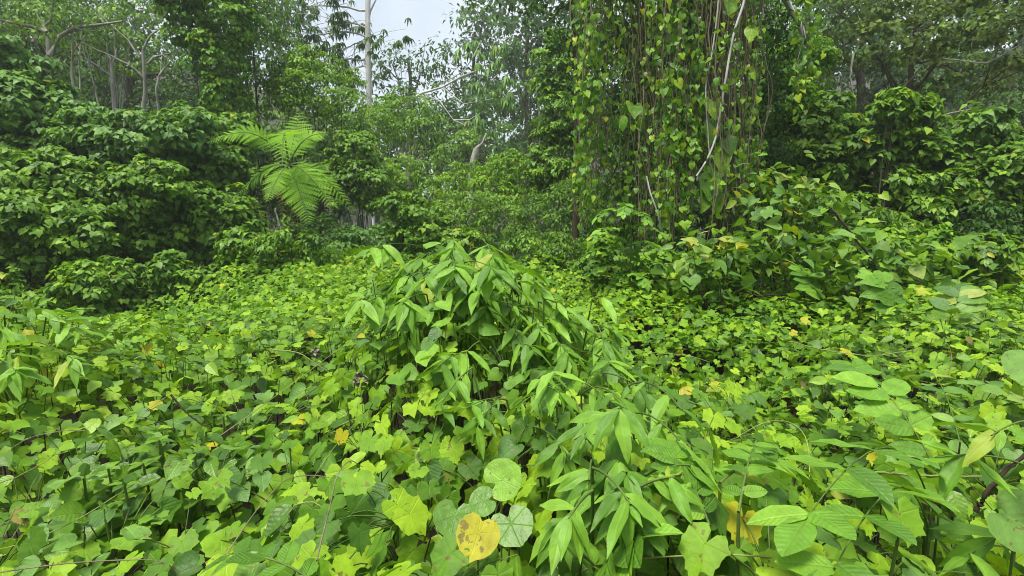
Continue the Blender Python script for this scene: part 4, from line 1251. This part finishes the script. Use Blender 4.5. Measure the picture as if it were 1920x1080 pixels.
# ------------------------------------------------------------------ long-leaf shrubs
def long_shrub(label, base, sprays, ln, name='long_leaf_shrub', nl=(5, 8), mat='long', more=1.0):
    """sprays: (start, end) world points of drooping twigs"""
    ms = leafset('lance', T_lance, mat)
    r = thing(name, base, label, 'shrub')
    tb = Tubes()
    for k_ in range(int(len(sprays) * more)):
        s, e = (np.array(a) for a in sprays[k_ % len(sprays)])
        if k_ >= len(sprays):
            j_ = rng.normal(size=3) * np.array([.07, .06, .03])
            s, e = s + j_, e + j_ + rng.normal(size=3) * .05
        e = s + (e - s) * rng.uniform(.5, 1.25) + rng.normal(size=3) * np.array([.05, .04, .03])
        lift = max(0, rng.normal(0, .05))
        s[2] += lift
        e[2] += lift * .6
        tb.add(curve(np.array([base[0], base[1], 0.0]), s, .0, 8, .01), .006, .0035, 5)
        p = curve(s, e, .08 * np.linalg.norm(e - s), 10)
        tb.add(p, .0032, .0018, 5)
        n = int(rng.integers(*nl))
        tan = nrm(np.gradient(p, axis=0))
        star = rng.random() < .65
        for k in range(n):
            u = (rng.uniform(.72, 1.0) if star else .25 + .75 * k / (n - 1))
            i = min(int(u * 9), 8)
            q = p[i] + (p[i + 1] - p[i]) * (u * 9 - i)
            tg = tan[i]
            hor = nrm(np.cross(tg, UP))
            fw = nrm(tg * np.array([1, 1, .1]))
            if star:                                   # leaves fan out from the shoot tip and droop
                az = -1.9 + 3.8 * (k + rng.uniform(.1, .9)) / n
                d = fw * math.cos(az) + hor * math.sin(az)
                T = d * rng.uniform(.7, 1.1) - UP * rng.uniform(.25, 1.1)
            else:
                sd = 1 if k % 2 else -1
                d = hor * sd
                T = tg * rng.uniform(.2, .8) + hor * sd * rng.uniform(.4, .9) - UP * rng.uniform(.1, .9)
            N = UP * .9 + d * .55 + np.array([0, -.25, 0]) + rng.normal(size=3) * .22
            leaf(r, ms, q, N, T, ln * rng.choice([.55, .8, 1, 1.15], p=[.15, .25, .35, .25]))
    put('stem', tb.mesh('stem', M['stem']), r)
    return r


def long_shrubs():
    # mound top
    c = np.array([-.30, 3.05, 0])
    sp = []
    for px, py, dx in ((790, 470, -60), (820, 462, -40), (850, 458, 30), (880, 470, 50), (905, 480, 60), (760, 490, -70), (770, 510, -50), (840, 485, -20), (870, 492, 40), (930, 510, 70), (960, 530, 70), (810, 500, -50), (860, 520, 20), (760, 540, -40), (800, 540, -40), (890, 540, 40)):
        D = rng.uniform(2.65, 3.15)
        s = above(px, py + 12, .03, D)
        sp.append((s, above(px + dx, py + 22 + abs(dx) * .25, .1, D) - np.array([0, .1, 0])))
    long_shrub('tall shrub crowning the central mound with drooping long leaves', c, sp, .15, nl=(7, 11), more=1.9)
    # right flank of the mound
    sp = []
    for px, py, dx in ((950, 560, 60), (980, 590, 50), (940, 600, 40), (1020, 560, 80), (1060, 560, 60), (1000, 620, 60), (1080, 600, 70), (1050, 640, 60), (1110, 570, 60), (1120, 640, 50), (900, 640, -30), (960, 660, 40), (880, 660, -50), (1090, 660, 50)):
        D = rng.uniform(2.25, 2.6)
        sp.append((above(px, py, .05, D), above(px + dx, py + 30, .12, D)))
    long_shrub('long-leaf shrub hanging over the right flank of the mound', np.array([.1, 2.5, 0]), sp, .13, nl=(5, 8), more=1.5)
    # middle right
    sp = []
    for px, py, dx in ((950, 750, -50), (980, 740, 60), (1040, 760, 70), (1090, 740, 80), (1130, 730, 60), (1060, 720, -50), (1000, 800, 40), (1110, 790, 60), (1150, 800, 60), (930, 780, -40), (1170, 760, 60), (1190, 830, 60)):
        D = rng.uniform(1.75, 2.05)
        sp.append((above(px, py, .07, D), above(px + dx, py + 30, .14, D)))
    long_shrub('long-leaf shrub with starry drooping clusters below the mound', np.array([.2, 1.95, 0]), sp, .105, nl=(5, 9), more=1.3)
    # lower right of centre
    sp = []
    for px, py, dx in ((1080, 895, 40), (1120, 885, 60), (1110, 865, -40), (1150, 900, 90), (1210, 890, 80), (1100, 945, -30), (1110, 950, 50), (1080, 900, -30), (1170, 930, 60), (1110, 1000, -30), (1150, 1000, 80), (1090, 1040, 40), (1200, 960, 60)):
        D = rng.uniform(1.35, 1.6)
        sp.append((above(px, py, .1, D), above(px + dx, py + 30, .14, D)))
    long_shrub('long-leaf shrub with narrow pointed leaves over the dark gap near the bottom', np.array([.2, 1.55, 0]), sp, .088, nl=(6, 10))
    # left edge
    sp = []
    for px, py, dx in ((10, 610, 50), (60, 640, 60), (-20, 650, 70), (90, 600, 50), (30, 580, 60), (0, 700, 60), (-40, 590, 40)):
        D = rng.uniform(2.7, 3.2)
        sp.append((above(px, py, .12, D), above(px + dx, py + 25, .15, D)))
    long_shrub('shrub with drooping long leaves entering from the left edge', at(0, 640, 3.1) * np.array([1, 1, 0]), sp, .13)
    # large blades at the lower right corner
    sp = []
    for px, py, dx in ((1960, 850, -60), (1980, 900, -80), (1900, 1050, -70), (1940, 1010, -90), (1990, 1060, -80), (1900, 1100, -60)):
        D = rng.uniform(1.15, 1.3)
        sp.append((at(px, py, D + .1), at(px + dx, py + 15, D - .05)))
    long_shrub('broad strap-like leaves pushing in at the lower right corner', at(1960, 1000, 1.3) * np.array([1, 1, 0]), sp[:4], .13, nl=(3, 6))
    # small rosettes of pointed leaves in the lower left
    ms = leafset('lance', T_ovate, 'mid')
    for px, py, lab in ((205, 905, 'upright shoot with a whorl of small pointed leaves, lowest of its trio'), (235, 935, 'star of small pointed leaves at the lower left'), (300, 850, 'pointed-leaf shoot above the star of pointed leaves'),
                        (160, 925, 'pointed-leaf shoot nearest the left edge of its trio'), (270, 895, 'pointed-leaf shoot between the star and the big grey hearts'), (365, 875, 'pointed-leaf shoot rising right of the other pointed shoots'), (420, 800, 'pointed-leaf shoot among creepers left of the lime clump')):
        q = hit(px, py) + UP * .05
        r = thing('pointed_leaf_shoot', np.array([q[0], q[1], 0]), lab, 'shoot', 'pointed-leaf shoots at the lower left')
        put('stem', Tubes().add(curve(np.array([q[0] + .05, q[1] + .08, 0]), q, 0, 6, .01), .006, .004, 5).mesh('stem', M['stem']), r)
        for tier in range(4):
            z = q - UP * .055 * tier
            for k in range(2 + 2 * (tier == 0)):
                az = k * math.pi / (1 + (tier == 0)) + tier * 1.57 + rng.normal() * .2
                d = np.array([math.cos(az), math.sin(az), 0])
                leaf(r, ms, z + d * .008, UP + d * -.2, d + UP * (.7 - .3 * tier), (.05 + .035 * tier) * rng.uniform(.9, 1.1))


long_shrubs()


# ------------------------------------------------------------------ round-leaved plant, yellow leaf, big veined leaves
def round_plants():
    msr = leafset('round', T_round, 'round')
    b = at(940, 1000, 1.45); b[2] = 0
    r = thing('round_leaf_plant', b, 'three round shield-like leaves in the dark gap below the long-leaf shrub', 'plant')
    tb = Tubes()
    for px, py, D, s, T in ((940, 900, 1.30, .105, (.5, -.2, .6)), (908, 940, 1.27, .077, (-.8, -.3, .1)), (958, 982, 1.22, .105, (.35, -.6, -.5)), (852, 968, 1.36, .11, (-.2, -.5, -.8))):
        q = at(px, py, D)
        leaf(r, msr, q, np.array([rng.normal() * .25, -.6, .8 + rng.normal() * .15]), np.array(T), s)
        tb.add(curve(b + UP * .2, q, .08, 7), .003, .0025, 5)
    put('stem', tb.mesh('stem', M['tendril']), r)
    b = at(890, 1040, 1.3); b[2] = 0
    r = thing('yellowed_leaf_plant', b, 'big yellowed spotted leaf at the bottom centre', 'plant')
    q = at(897, 1000, 1.04)
    o = leaf(r, leafset('heartround', [radial([(0, .66), (14, .56), (30, .54), (50, .52), (75, .5), (100, .5), (125, .48), (145, .47), (162, .40), (180, .27)], .1, .1, ripple=.012)], 'yellow'), q, np.array([.15, -.65, .75]), np.array([-.3, -.6, -.7]), .092)
    put('stem', Tubes().add(curve(b, q, .1, 7), .003, .0025, 5).mesh('stem', M['tendril']), r)
    b = at(1345, 1010, 1.4); b[2] = 0
    r = thing('round_leaf_plant', b, 'pair of large pale round leaves with raised veins right of the long-leaf shrub', 'plant')
    tb = Tubes()
    for px, py, D, s, T in ((1345, 970, 1.35, .165, (.3, -.8, -.2)), (1350, 1060, 1.2, .14, (.6, -.5, -.4)), (1220, 1060, 1.2, .06, (0, -.6, -.4))):
        q = at(px, py, D)
        leaf(r, msr, q, np.array([rng.normal() * .1, -.55, .85]), np.array(T), s)
        tb.add(curve(b, q, .06, 7), .004, .003, 5)
    put('stem', tb.mesh('stem', M['tendril']), r)
    b = at(1900, 1000, 1.3); b[2] = 0
    r = thing('round_leaf_plant', b, 'big grey-green heart leaf at the right edge near the bottom corner', 'plant')
    q = at(1905, 975, 1.25)
    leaf(r, leafset('round', T_round, 'grey'), q, np.array([-.2, -.8, .6]), np.array([.6, -.1, -.5]), .15)
    leaf(r, leafset('round', T_round, 'grey'), at(1935, 690, 2.2), np.array([-.2, -.6, .8]), np.array([-.6, -.3, -.5]), .2)
    put('stem', Tubes().add(curve(b, q, .1, 7), .004, .003, 5).mesh('stem', M['stem']), r)


round_plants()

# yellowing shrub right of centre
def yellowing():
    ms = leafset('heart', T_heart, 'dry'); mo = leafset('ovate', T_ovate, 'dry')
    for lab, D, pts, s in (('pale yellowing broad-leaved shrub at the right foot of the curtain', 5.2, [(1300, 480), (1330, 470), (1360, 460), (1400, 450), (1440, 430), (1470, 440), (1290, 510), (1340, 510), (1380, 500), (1310, 540), (1420, 480)], .15),
                           ('shrub with yellow-edged leaves on dark twigs above the pale broad-leaved one', 6.2, [(1410, 330), (1440, 320), (1470, 340), (1500, 350), (1530, 360), (1450, 360), (1490, 390), (1560, 390), (1590, 400), (1420, 400)], .13),
                           ('scrambling shrub with yellow leaf tips along a long dark twig', 4.9, [(1600, 440), (1640, 470), (1560, 470), (1690, 500), (1620, 510), (1520, 480), (1740, 520), (1660, 540), (1480, 500), (1580, 540), (1700, 470)], .14)):
        c = at(np.mean([p[0] for p in pts]), 600, D); c[2] = 0
        r = thing('yellowing_shrub', c, lab, 'shrub')
        tb = Tubes()
        for px, py in pts:
            q = at(px, py, D + rng.uniform(-.4, .4))
            tb.add(curve(c + rng.normal(size=3) * np.array([.1, .1, 0]), q, .2, 8, .02), .01, .004, 5)
            n = int(rng.integers(6, 11))
            for k in range(n):
                d = rng.normal(size=3) * np.array([.16, .14, .10])
                leaf(r, ms if rng.random() < .5 else mo, q + d, UP + rng.normal(size=3) * .45 + np.array([0, -.3, 0]), d * 4 - UP * .5 + rng.normal(size=3) * .3, s * rng.uniform(.6, 1.15))
        put('stem', tb.mesh('stem', M['twig']), r)
        P = np.concatenate([at(px, py + 25, D + .15) + rng.normal(size=(45, 3)) * np.array([.22, .2, .16]) for px, py in pts])
        put('foliage', mass('foliage', T_heart_far, P, UP + rng.normal(size=P.shape) * .5, -UP * .5 + rng.normal(size=P.shape) * .7, rng.uniform(.07, .13, len(P)), rng.random(len(P)), M['mid_mass']), r, True)


yellowing()

# ------------------------------------------------------------------ near creepers: every leaf an object, sorted to the patch it grows in
PATCH = [
    (60, 1000, 'creeper patch filling the bottom left corner'), (260, 1010, 'lobed creeper along the bottom edge, left of the lime clump'),
    (60, 800, 'shaded creeper patch at the left edge, above the corner'), (250, 780, 'soft-leaved creeper patch in the middle of the left side'),
    (440, 900, 'creeper with large ragged lime leaves left of the central clump'), (560, 1010, 'bright lime lobed vine at the bottom, left of centre'),
    (720, 930, 'sunlit lime lobed vine with paired leaves beside the round leaves'), (760, 760, 'bright lime clump of lobed leaves below the mound'),
    (560, 760, 'mixed creeper patch left of the lime clump'), (400, 690, 'creeper carpet left of centre in the middle distance'),
    (180, 680, 'creeper carpet at far left in the middle distance'), (640, 640, 'creeper carpet running up to the left of the mound'),
    (830, 640, 'heart-leaf vine scrambling up the front of the mound'), (1300, 700, 'open lobed creeper carpet right of the mound'),
    (1480, 720, 'lobed creeper carpet at right, before the broad ribbed spray'), (1640, 640, 'creeper carpet behind the broad ribbed spray'),
    (1850, 640, 'creeper patch near the right edge in the middle distance'), (1400, 860, 'creeper tucked between the small leaflet shoots'),
    (1240, 1000, 'dim creeper leaves at the bottom between shrub and round leaves'), (1620, 850, 'creeper below the broad ribbed spray'), (1850, 900, 'tangled creeper at the right edge below the ribbed spray'),
    (960, 1060, 'few lobed leaves at the bottom beside the yellowed leaf'),
]


def near_cover():
    # dart throwing
    n = 52000
    y = np.sqrt(rng.uniform(.8 ** 2, 4.1 ** 2, n))
    x = rng.uniform(-1, 1, n) * (1.06 * y + .15)
    cell, grid, keep = .1, {}, []
    for i in range(n):
        md = .034 + .0085 * y[i]
        g = (int(x[i] // cell), int(y[i] // cell))
        ok = True
        for a in range(g[0] - 1, g[0] + 2):
            for b in range(g[1] - 1, g[1] + 2):
                for j in grid.get((a, b), ()):
                    if (x[i] - x[j]) ** 2 + (y[i] - y[j]) ** 2 < md * md:
                        ok = False
                        break
                if not ok:
                    break
            if not ok:
                break
        if ok:
            grid.setdefault(g, []).append(i)
            keep.append(i)
    x, y = x[keep], y[keep]
    z = Hc(x, y) + rng.normal(0, .04, len(x)) - .05 * (rng.random(len(x)) < .4)
    P = np.stack([x, y, z], -1)
    px, py = to_px(P)
    vis = (px > -60) & (px < 1980) & (py < 1140)
    vis &= ~((((P[:, 0] + .0) / .22) ** 2 + ((P[:, 1] - 1.36) / .27) ** 2 < 1) & (rng.random(len(P)) < .9))
    P, px, py = P[vis], px[vis], py[vis]
    cent = np.array([hit(a, b) for a, b, _ in PATCH])
    own = np.argmin(((P[:, None, :2] - cent[None, :, :2]) ** 2).sum(-1), 1)
    L = {k: leafset(*v) for k, v in dict(lobed=('lobed', T_lobed, 'lime'), heart=('heart', T_heart, 'grey'), hmid=('heart', T_heart, 'mid'), ovate=('ovate', T_ovate, 'mid'), hl=('heart', T_heart, 'long'), dead=('ovate', T_ovate, 'dead')).items()}
    eps = .04
    for k, (a, b, lab) in enumerate(PATCH):
        idx = np.nonzero(own == k)[0]
        if not len(idx):
            continue
        c = cent[k]
        r = thing('creeping_vine', np.array([c[0], c[1], 0]), lab, 'creeper', 'creeping vines carpeting the clearing')
        tb = Tubes()
        mains = []
        for _ in range(7):
            i = int(rng.choice(idx))
            p0 = np.array([P[i, 0] + rng.normal() * .1, P[i, 1] + rng.normal() * .1 + .1, 0])
            mains.append(curve(p0, P[i] - UP * .05, 0, 8, .02))
            tb.add(mains[-1], .005, .003, 5)
        mid = np.concatenate([m[3:] for m in mains])
        for i in idx:
            q = P[i]
            gx = (Hc(q[0] + eps, q[1]) - Hc(q[0] - eps, q[1])) / (2 * eps)
            gy = (Hc(q[0], q[1] + eps) - Hc(q[0], q[1] - eps)) / (2 * eps)
            sl = np.array([-gx, -gy, 1.0])
            u = rng.random()
            left = px[i] < 520
            onm = 700 < px[i] < 1180 and py[i] < 720
            if onm:
                kind = 'hl' if u < .6 else ('heart' if u < .8 else 'lobed')
            elif left:
                kind = 'lobed' if u < .5 else ('ovate' if u < .68 else ('heart' if u < .9 else 'hmid'))
            else:
                kind = 'lobed' if u < .78 else ('heart' if u < .9 else 'ovate')
            az = rng.uniform(0, 2 * math.pi)
            d = np.array([math.cos(az), math.sin(az) - .55, 0])
            N = sl * .8 + np.array([0, -.12, .3]) + rng.normal(size=3) * .42
            T = d - UP * rng.uniform(.1, .6)
            if q[1] < 1.9:                              # the front of the bank hangs towards the open side
                N = N + np.array([0, -.4, 0])
                T = T + np.array([0, -.3, -.3])
            if rng.random() < .006:
                kind = 'dead'
            s = {'dead': .06, 'lobed': .074, 'heart': .072, 'hmid': .068, 'ovate': .09, 'hl': .08}[kind] * rng.choice([.55, .8, 1, 1.1, 1.25], p=[.12, .23, .3, .2, .15])
            leaf(r, L[kind], q, N, T, s * (1.08 if q[1] < 1.7 else (1.0 if q[1] < 2.6 else .9)))
            j = np.argmin(((mid - q + UP * .1) ** 2).sum(1))
            e = mid[j] if np.linalg.norm(mid[j] - q) < .3 else q + np.array([rng.normal() * .03, rng.normal() * .03, -.16])
            tb.add(curve(e, q, .02, 4), .0022, .0018, 3)
        put('stem', tb.mesh('stem', M['stem']), r)
        for _ in range(1):                              # runners looping over the leaves
            i, j = rng.choice(idx, 2)
            a, e = P[i] + UP * .03, P[j] + UP * .02
            if np.linalg.norm(a - e) > .9:
                e = a + (e - a) * .9 / np.linalg.norm(a - e)
            c_ = curve(a, e, rng.uniform(.01, .05), 16, .006, rng.normal(size=3) * np.array([.07, .07, 0]))
            c_[1:-1, 2] = np.maximum(c_[1:-1, 2], Hc(c_[1:-1, 0], c_[1:-1, 1]) + .01)
            for _k in range(5):
                c_[1:-1] = .25 * c_[:-2] + .5 * c_[1:-1] + .25 * c_[2:]
            put('runner', Tubes().add(c_, .0019, .0011, 5).mesh('runner', M['tendril' if rng.random() < .6 else 'strand']), r)
    return len(P)


N_NEAR = near_cover()


# ------------------------------------------------------------------ ground cover: the uncountable rest
def ground_cover():
    Ps, Ns, Ts, Ss, Rs = [], [], [], [], []

    def layer(y0, y1, dens, dz0, dz1, size, jit):
        area = 1.12 * (y1 ** 2 - y0 ** 2)
        n = int(area * dens)
        y = np.sqrt(rng.uniform(y0 ** 2, y1 ** 2, n))
        x = rng.uniform(-1.12, 1.12, n) * y
        z = Hc(x, y) + rng.uniform(dz0, dz1, n)
        P = np.stack([x, y, z], -1)
        e = .05
        gx = (Hc(x + e, y) - Hc(x - e, y)) / (2 * e)
        gy = (Hc(x, y + e) - Hc(x, y - e)) / (2 * e)
        N = np.stack([-gx, -gy - .1, np.full(n, 1.2)], -1) + rng.normal(size=P.shape) * jit
        az = rng.uniform(0, 6.283, n)
        T = np.stack([np.cos(az), np.sin(az) - .5, -rng.uniform(.1, .7, n)], -1)
        pat = 0.5 + 0.5 * np.sin(x * 3.1 + 1.7 * np.sin(y * 2.3)) * np.sin(y * 2.7 + x)
        ok = ~((x / .2) ** 2 + ((y - 1.36) / .24) ** 2 < 1) | (rng.random(n) < .2)
        Ps.append(P[ok]); Ns.append(N[ok]); Ts.append(T[ok]); Ss.append((size * rng.uniform(.55, 1.3, n))[ok])
        Rs.append((np.clip(.25 * pat + .75 * rng.random(n), 0, .96) * np.where(rng.random(n) < .008, 0, 1))[ok])
    layer(.9, 4.1, 260, -.2, -.03, .078, .48)
    layer(.9, 4.1, 110, -.5, -.2, .11, .5)
    layer(4.0, 7.5, 480, -.12, .08, .066, .42)
    layer(4.0, 7.5, 110, -.35, -.1, .10, .5)
    nf = sum(len(a) for a in Ps)
    layer(7.4, 11.5, 280, -.12, .12, .085, .45)
    layer(7.4, 11.5, 50, -.4, -.1, .14, .5)
    P, N, T, S, Rn = (np.concatenate(a) for a in (Ps, Ns, Ts, Ss, Rs))
    Rn = np.where(Rn == 0, 1.0, Rn)
    o = link('ground_cover', mass('ground_cover', T_lobed_far, P, N, T, S, Rn, M['lime_mass'], far=(T_lobed_tiny, nf)))
    o['kind'] = 'stuff'
    o['label'] = 'bright green carpet of lobed creeper leaves covering the clearing'
    o['category'] = 'ground cover'
    tb = Tubes()
    for _ in range(1500):
        y = math.sqrt(rng.uniform(.7, 100)); x = rng.uniform(-1.05, 1.05) * y
        h = Hc(x, y)
        tb.add(curve((x, y, 0), (x + rng.normal() * .12, y + rng.normal() * .12, h - .03), 0, 4, .02), .004, .0025, 3)
    o = link('ground_cover_stems', tb.mesh('ground_cover_stems', M['twig']))
    o['kind'] = 'stuff'
    o['label'] = 'thin dark stems standing beneath the creeper leaves'


ground_cover()


def undergrowth():
    n = 26000
    y = np.sqrt(rng.uniform(10.5 ** 2, 46 ** 2, n))
    x = rng.uniform(-1.2, 1.2, n) * y
    h = 1.25 + .35 * hnoise(x * .5, y * .5)
    P = np.stack([x, y, h * np.sqrt(rng.random(n)) + .1], -1)
    N = UP + rng.normal(size=P.shape) * .45
    T = -UP * .4 + rng.normal(size=P.shape) * .7
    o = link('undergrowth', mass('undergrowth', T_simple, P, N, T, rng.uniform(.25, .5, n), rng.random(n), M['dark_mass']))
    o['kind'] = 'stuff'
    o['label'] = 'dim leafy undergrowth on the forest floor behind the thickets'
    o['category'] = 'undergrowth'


undergrowth()


# ------------------------------------------------------------------ tendrils, twigs, withered clumps
def small_things():
    TD = [([(985, 760), (1000, 715), (1030, 700)], 0), ]
    for q, D, rr, mk, lab in (
            ([(540, 965), (555, 945), (590, 940), (620, 965)], 1.35, .0022, 'tendril', 'curling pale tendril above the bottom lime vine'),
            ([(0, 905), (30, 895), (60, 880), (100, 855)], 1.7, .0022, 'tendril', 'thin pale stem at the left edge'),
            ([(500, 655), (560, 660), (590, 680), (620, 700)], 2.7, .0035, 'tendril', 'pale arching tendril over the creeper carpet, left of the mound'),
            ([(1640, 885), (1740, 892), (1840, 893)], 1.55, .0035, 'tendril', 'long straight pale stem lying below the ribbed spray'),
            ([(1700, 855), (1760, 865), (1800, 880)], 1.6, .003, 'tendril', 'short pale stem just above the long straight one'),
            ([(1830, 960), (1850, 920), (1900, 870), (1950, 830)], 1.35, .007, 'twig', 'dark curved branch at the right edge'),
            ([(1560, 395), (1590, 430), (1630, 480), (1650, 515)], 4.8, .012, 'twig', 'dark bare twig slanting through the yellow-tipped shrub'),
            ([(1380, 545), (1420, 555), (1470, 552)], 5.0, .01, 'twig', 'short dark twig lying under the pale yellowing shrub'),
            ([(320, 740), (350, 775), (385, 800)], 2.0, .004, 'twig', 'dark thin twig poking from the left creeper'),
            ([(515, 390), (525, 425), (540, 470)], 8.6, .014, 'lichen', 'thin bare stem leaning below the tree fern'),
            ([(1480, 640), (1560, 660), (1640, 668), (1720, 655)], 3.0, .0035, 'tendril', 'thin pale runner arching over the creepers at right'),
            ([(1820, 205), (1720, 225), (1600, 300)], 9.0, .014, 'lichen', 'long thin grey branch sagging across the upper right'),
            ([(1600, 100), (1594, 150), (1604, 200)], 8.8, .018, 'lichen', 'crooked grey dead stem above the heart-leaf hump'),
            ([(1920, 80), (1850, 120), (1770, 110)], 8.8, .016, 'lichen', 'pale limb reaching in at the upper right edge')):
        pts = np.array([at(*a, D) for a in q])
        t = np.linspace(0, len(pts) - 1, 22)
        sm = np.stack([np.interp(t, np.arange(len(pts)), pts[:, i]) for i in range(3)], -1)
        for _ in range(4):
            sm[1:-1] = .25 * sm[:-2] + .5 * sm[1:-1] + .25 * sm[2:]
        sm[1:-1] += rng.normal(size=(20, 3)) * rr * .3
        o = link({'tendril': 'tendril', 'twig': 'twig', 'lichen': 'dead_branch'}[mk], Tubes().add(sm, rr, rr * .6, 6).mesh('tendril', M[mk]))
        o['label'] = lab
        o['category'] = {'tendril': 'tendril', 'twig': 'twig', 'lichen': 'branch'}[mk]
    for px, py, D, s, lab in ((972, 543, 2.5, .022, 'grey withered web-like clump on the mound top'), (676, 712, 2.0, .016, 'small grey withered clump above the lime clump'), (592, 662, 2.5, .016, 'tiny grey withered clump left of the mound')):
        c = hit(px, py, .03)
        n = 60
        d = nrm(rng.normal(size=(n, 3)))
        P = c + d * s * rng.uniform(.5, 1, (n, 1))
        r = thing('withered_clump', c - UP * s, lab, 'dead leaves')
        put('dead_leaves', mass('dead_leaves', T_ovate, P, d, nrm(rng.normal(size=(n, 3))), rng.uniform(.02, .04, n), rng.random(n), M['web']), r, True)
        put('stem', Tubes().add(curve(c - UP * .3, c, 0, 4), .003, .002, 4).mesh('stem', M['twig']), r)


small_things()

# ------------------------------------------------------------------ moist air
def haze():
    x, y0, y1, z0, z1 = 430.0, -420.0, 440.0, -1.5, 44.0
    V = np.array([(a, b, c) for a in (-x, x) for b in (y0, y1) for c in (z0, z1)])
    F = np.array([(0, 1, 3), (0, 3, 2), (4, 6, 7), (4, 7, 5), (0, 4, 5), (0, 5, 1), (2, 3, 7), (2, 7, 6), (0, 2, 6), (0, 6, 4), (1, 5, 7), (1, 7, 3)])
    m = bpy.data.materials.new('haze')
    m.use_nodes = True
    t = m.node_tree
    t.nodes.clear()
    o = t.nodes.new('ShaderNodeOutputMaterial')
    v = t.nodes.new('ShaderNodeVolumePrincipled')
    v.inputs['Color'].default_value = (.9, .94, .97, 1)
    v.inputs['Density'].default_value = 0.0019
    v.inputs['Anisotropy'].default_value = 0.2
    t.links.new(v.outputs[0], o.inputs['Volume'])
    ob = link('haze', make_mesh('haze', V, F, m, smooth=False))
    ob['kind'] = 'stuff'
    ob['label'] = 'thin moist haze hanging in the forest air'


haze()
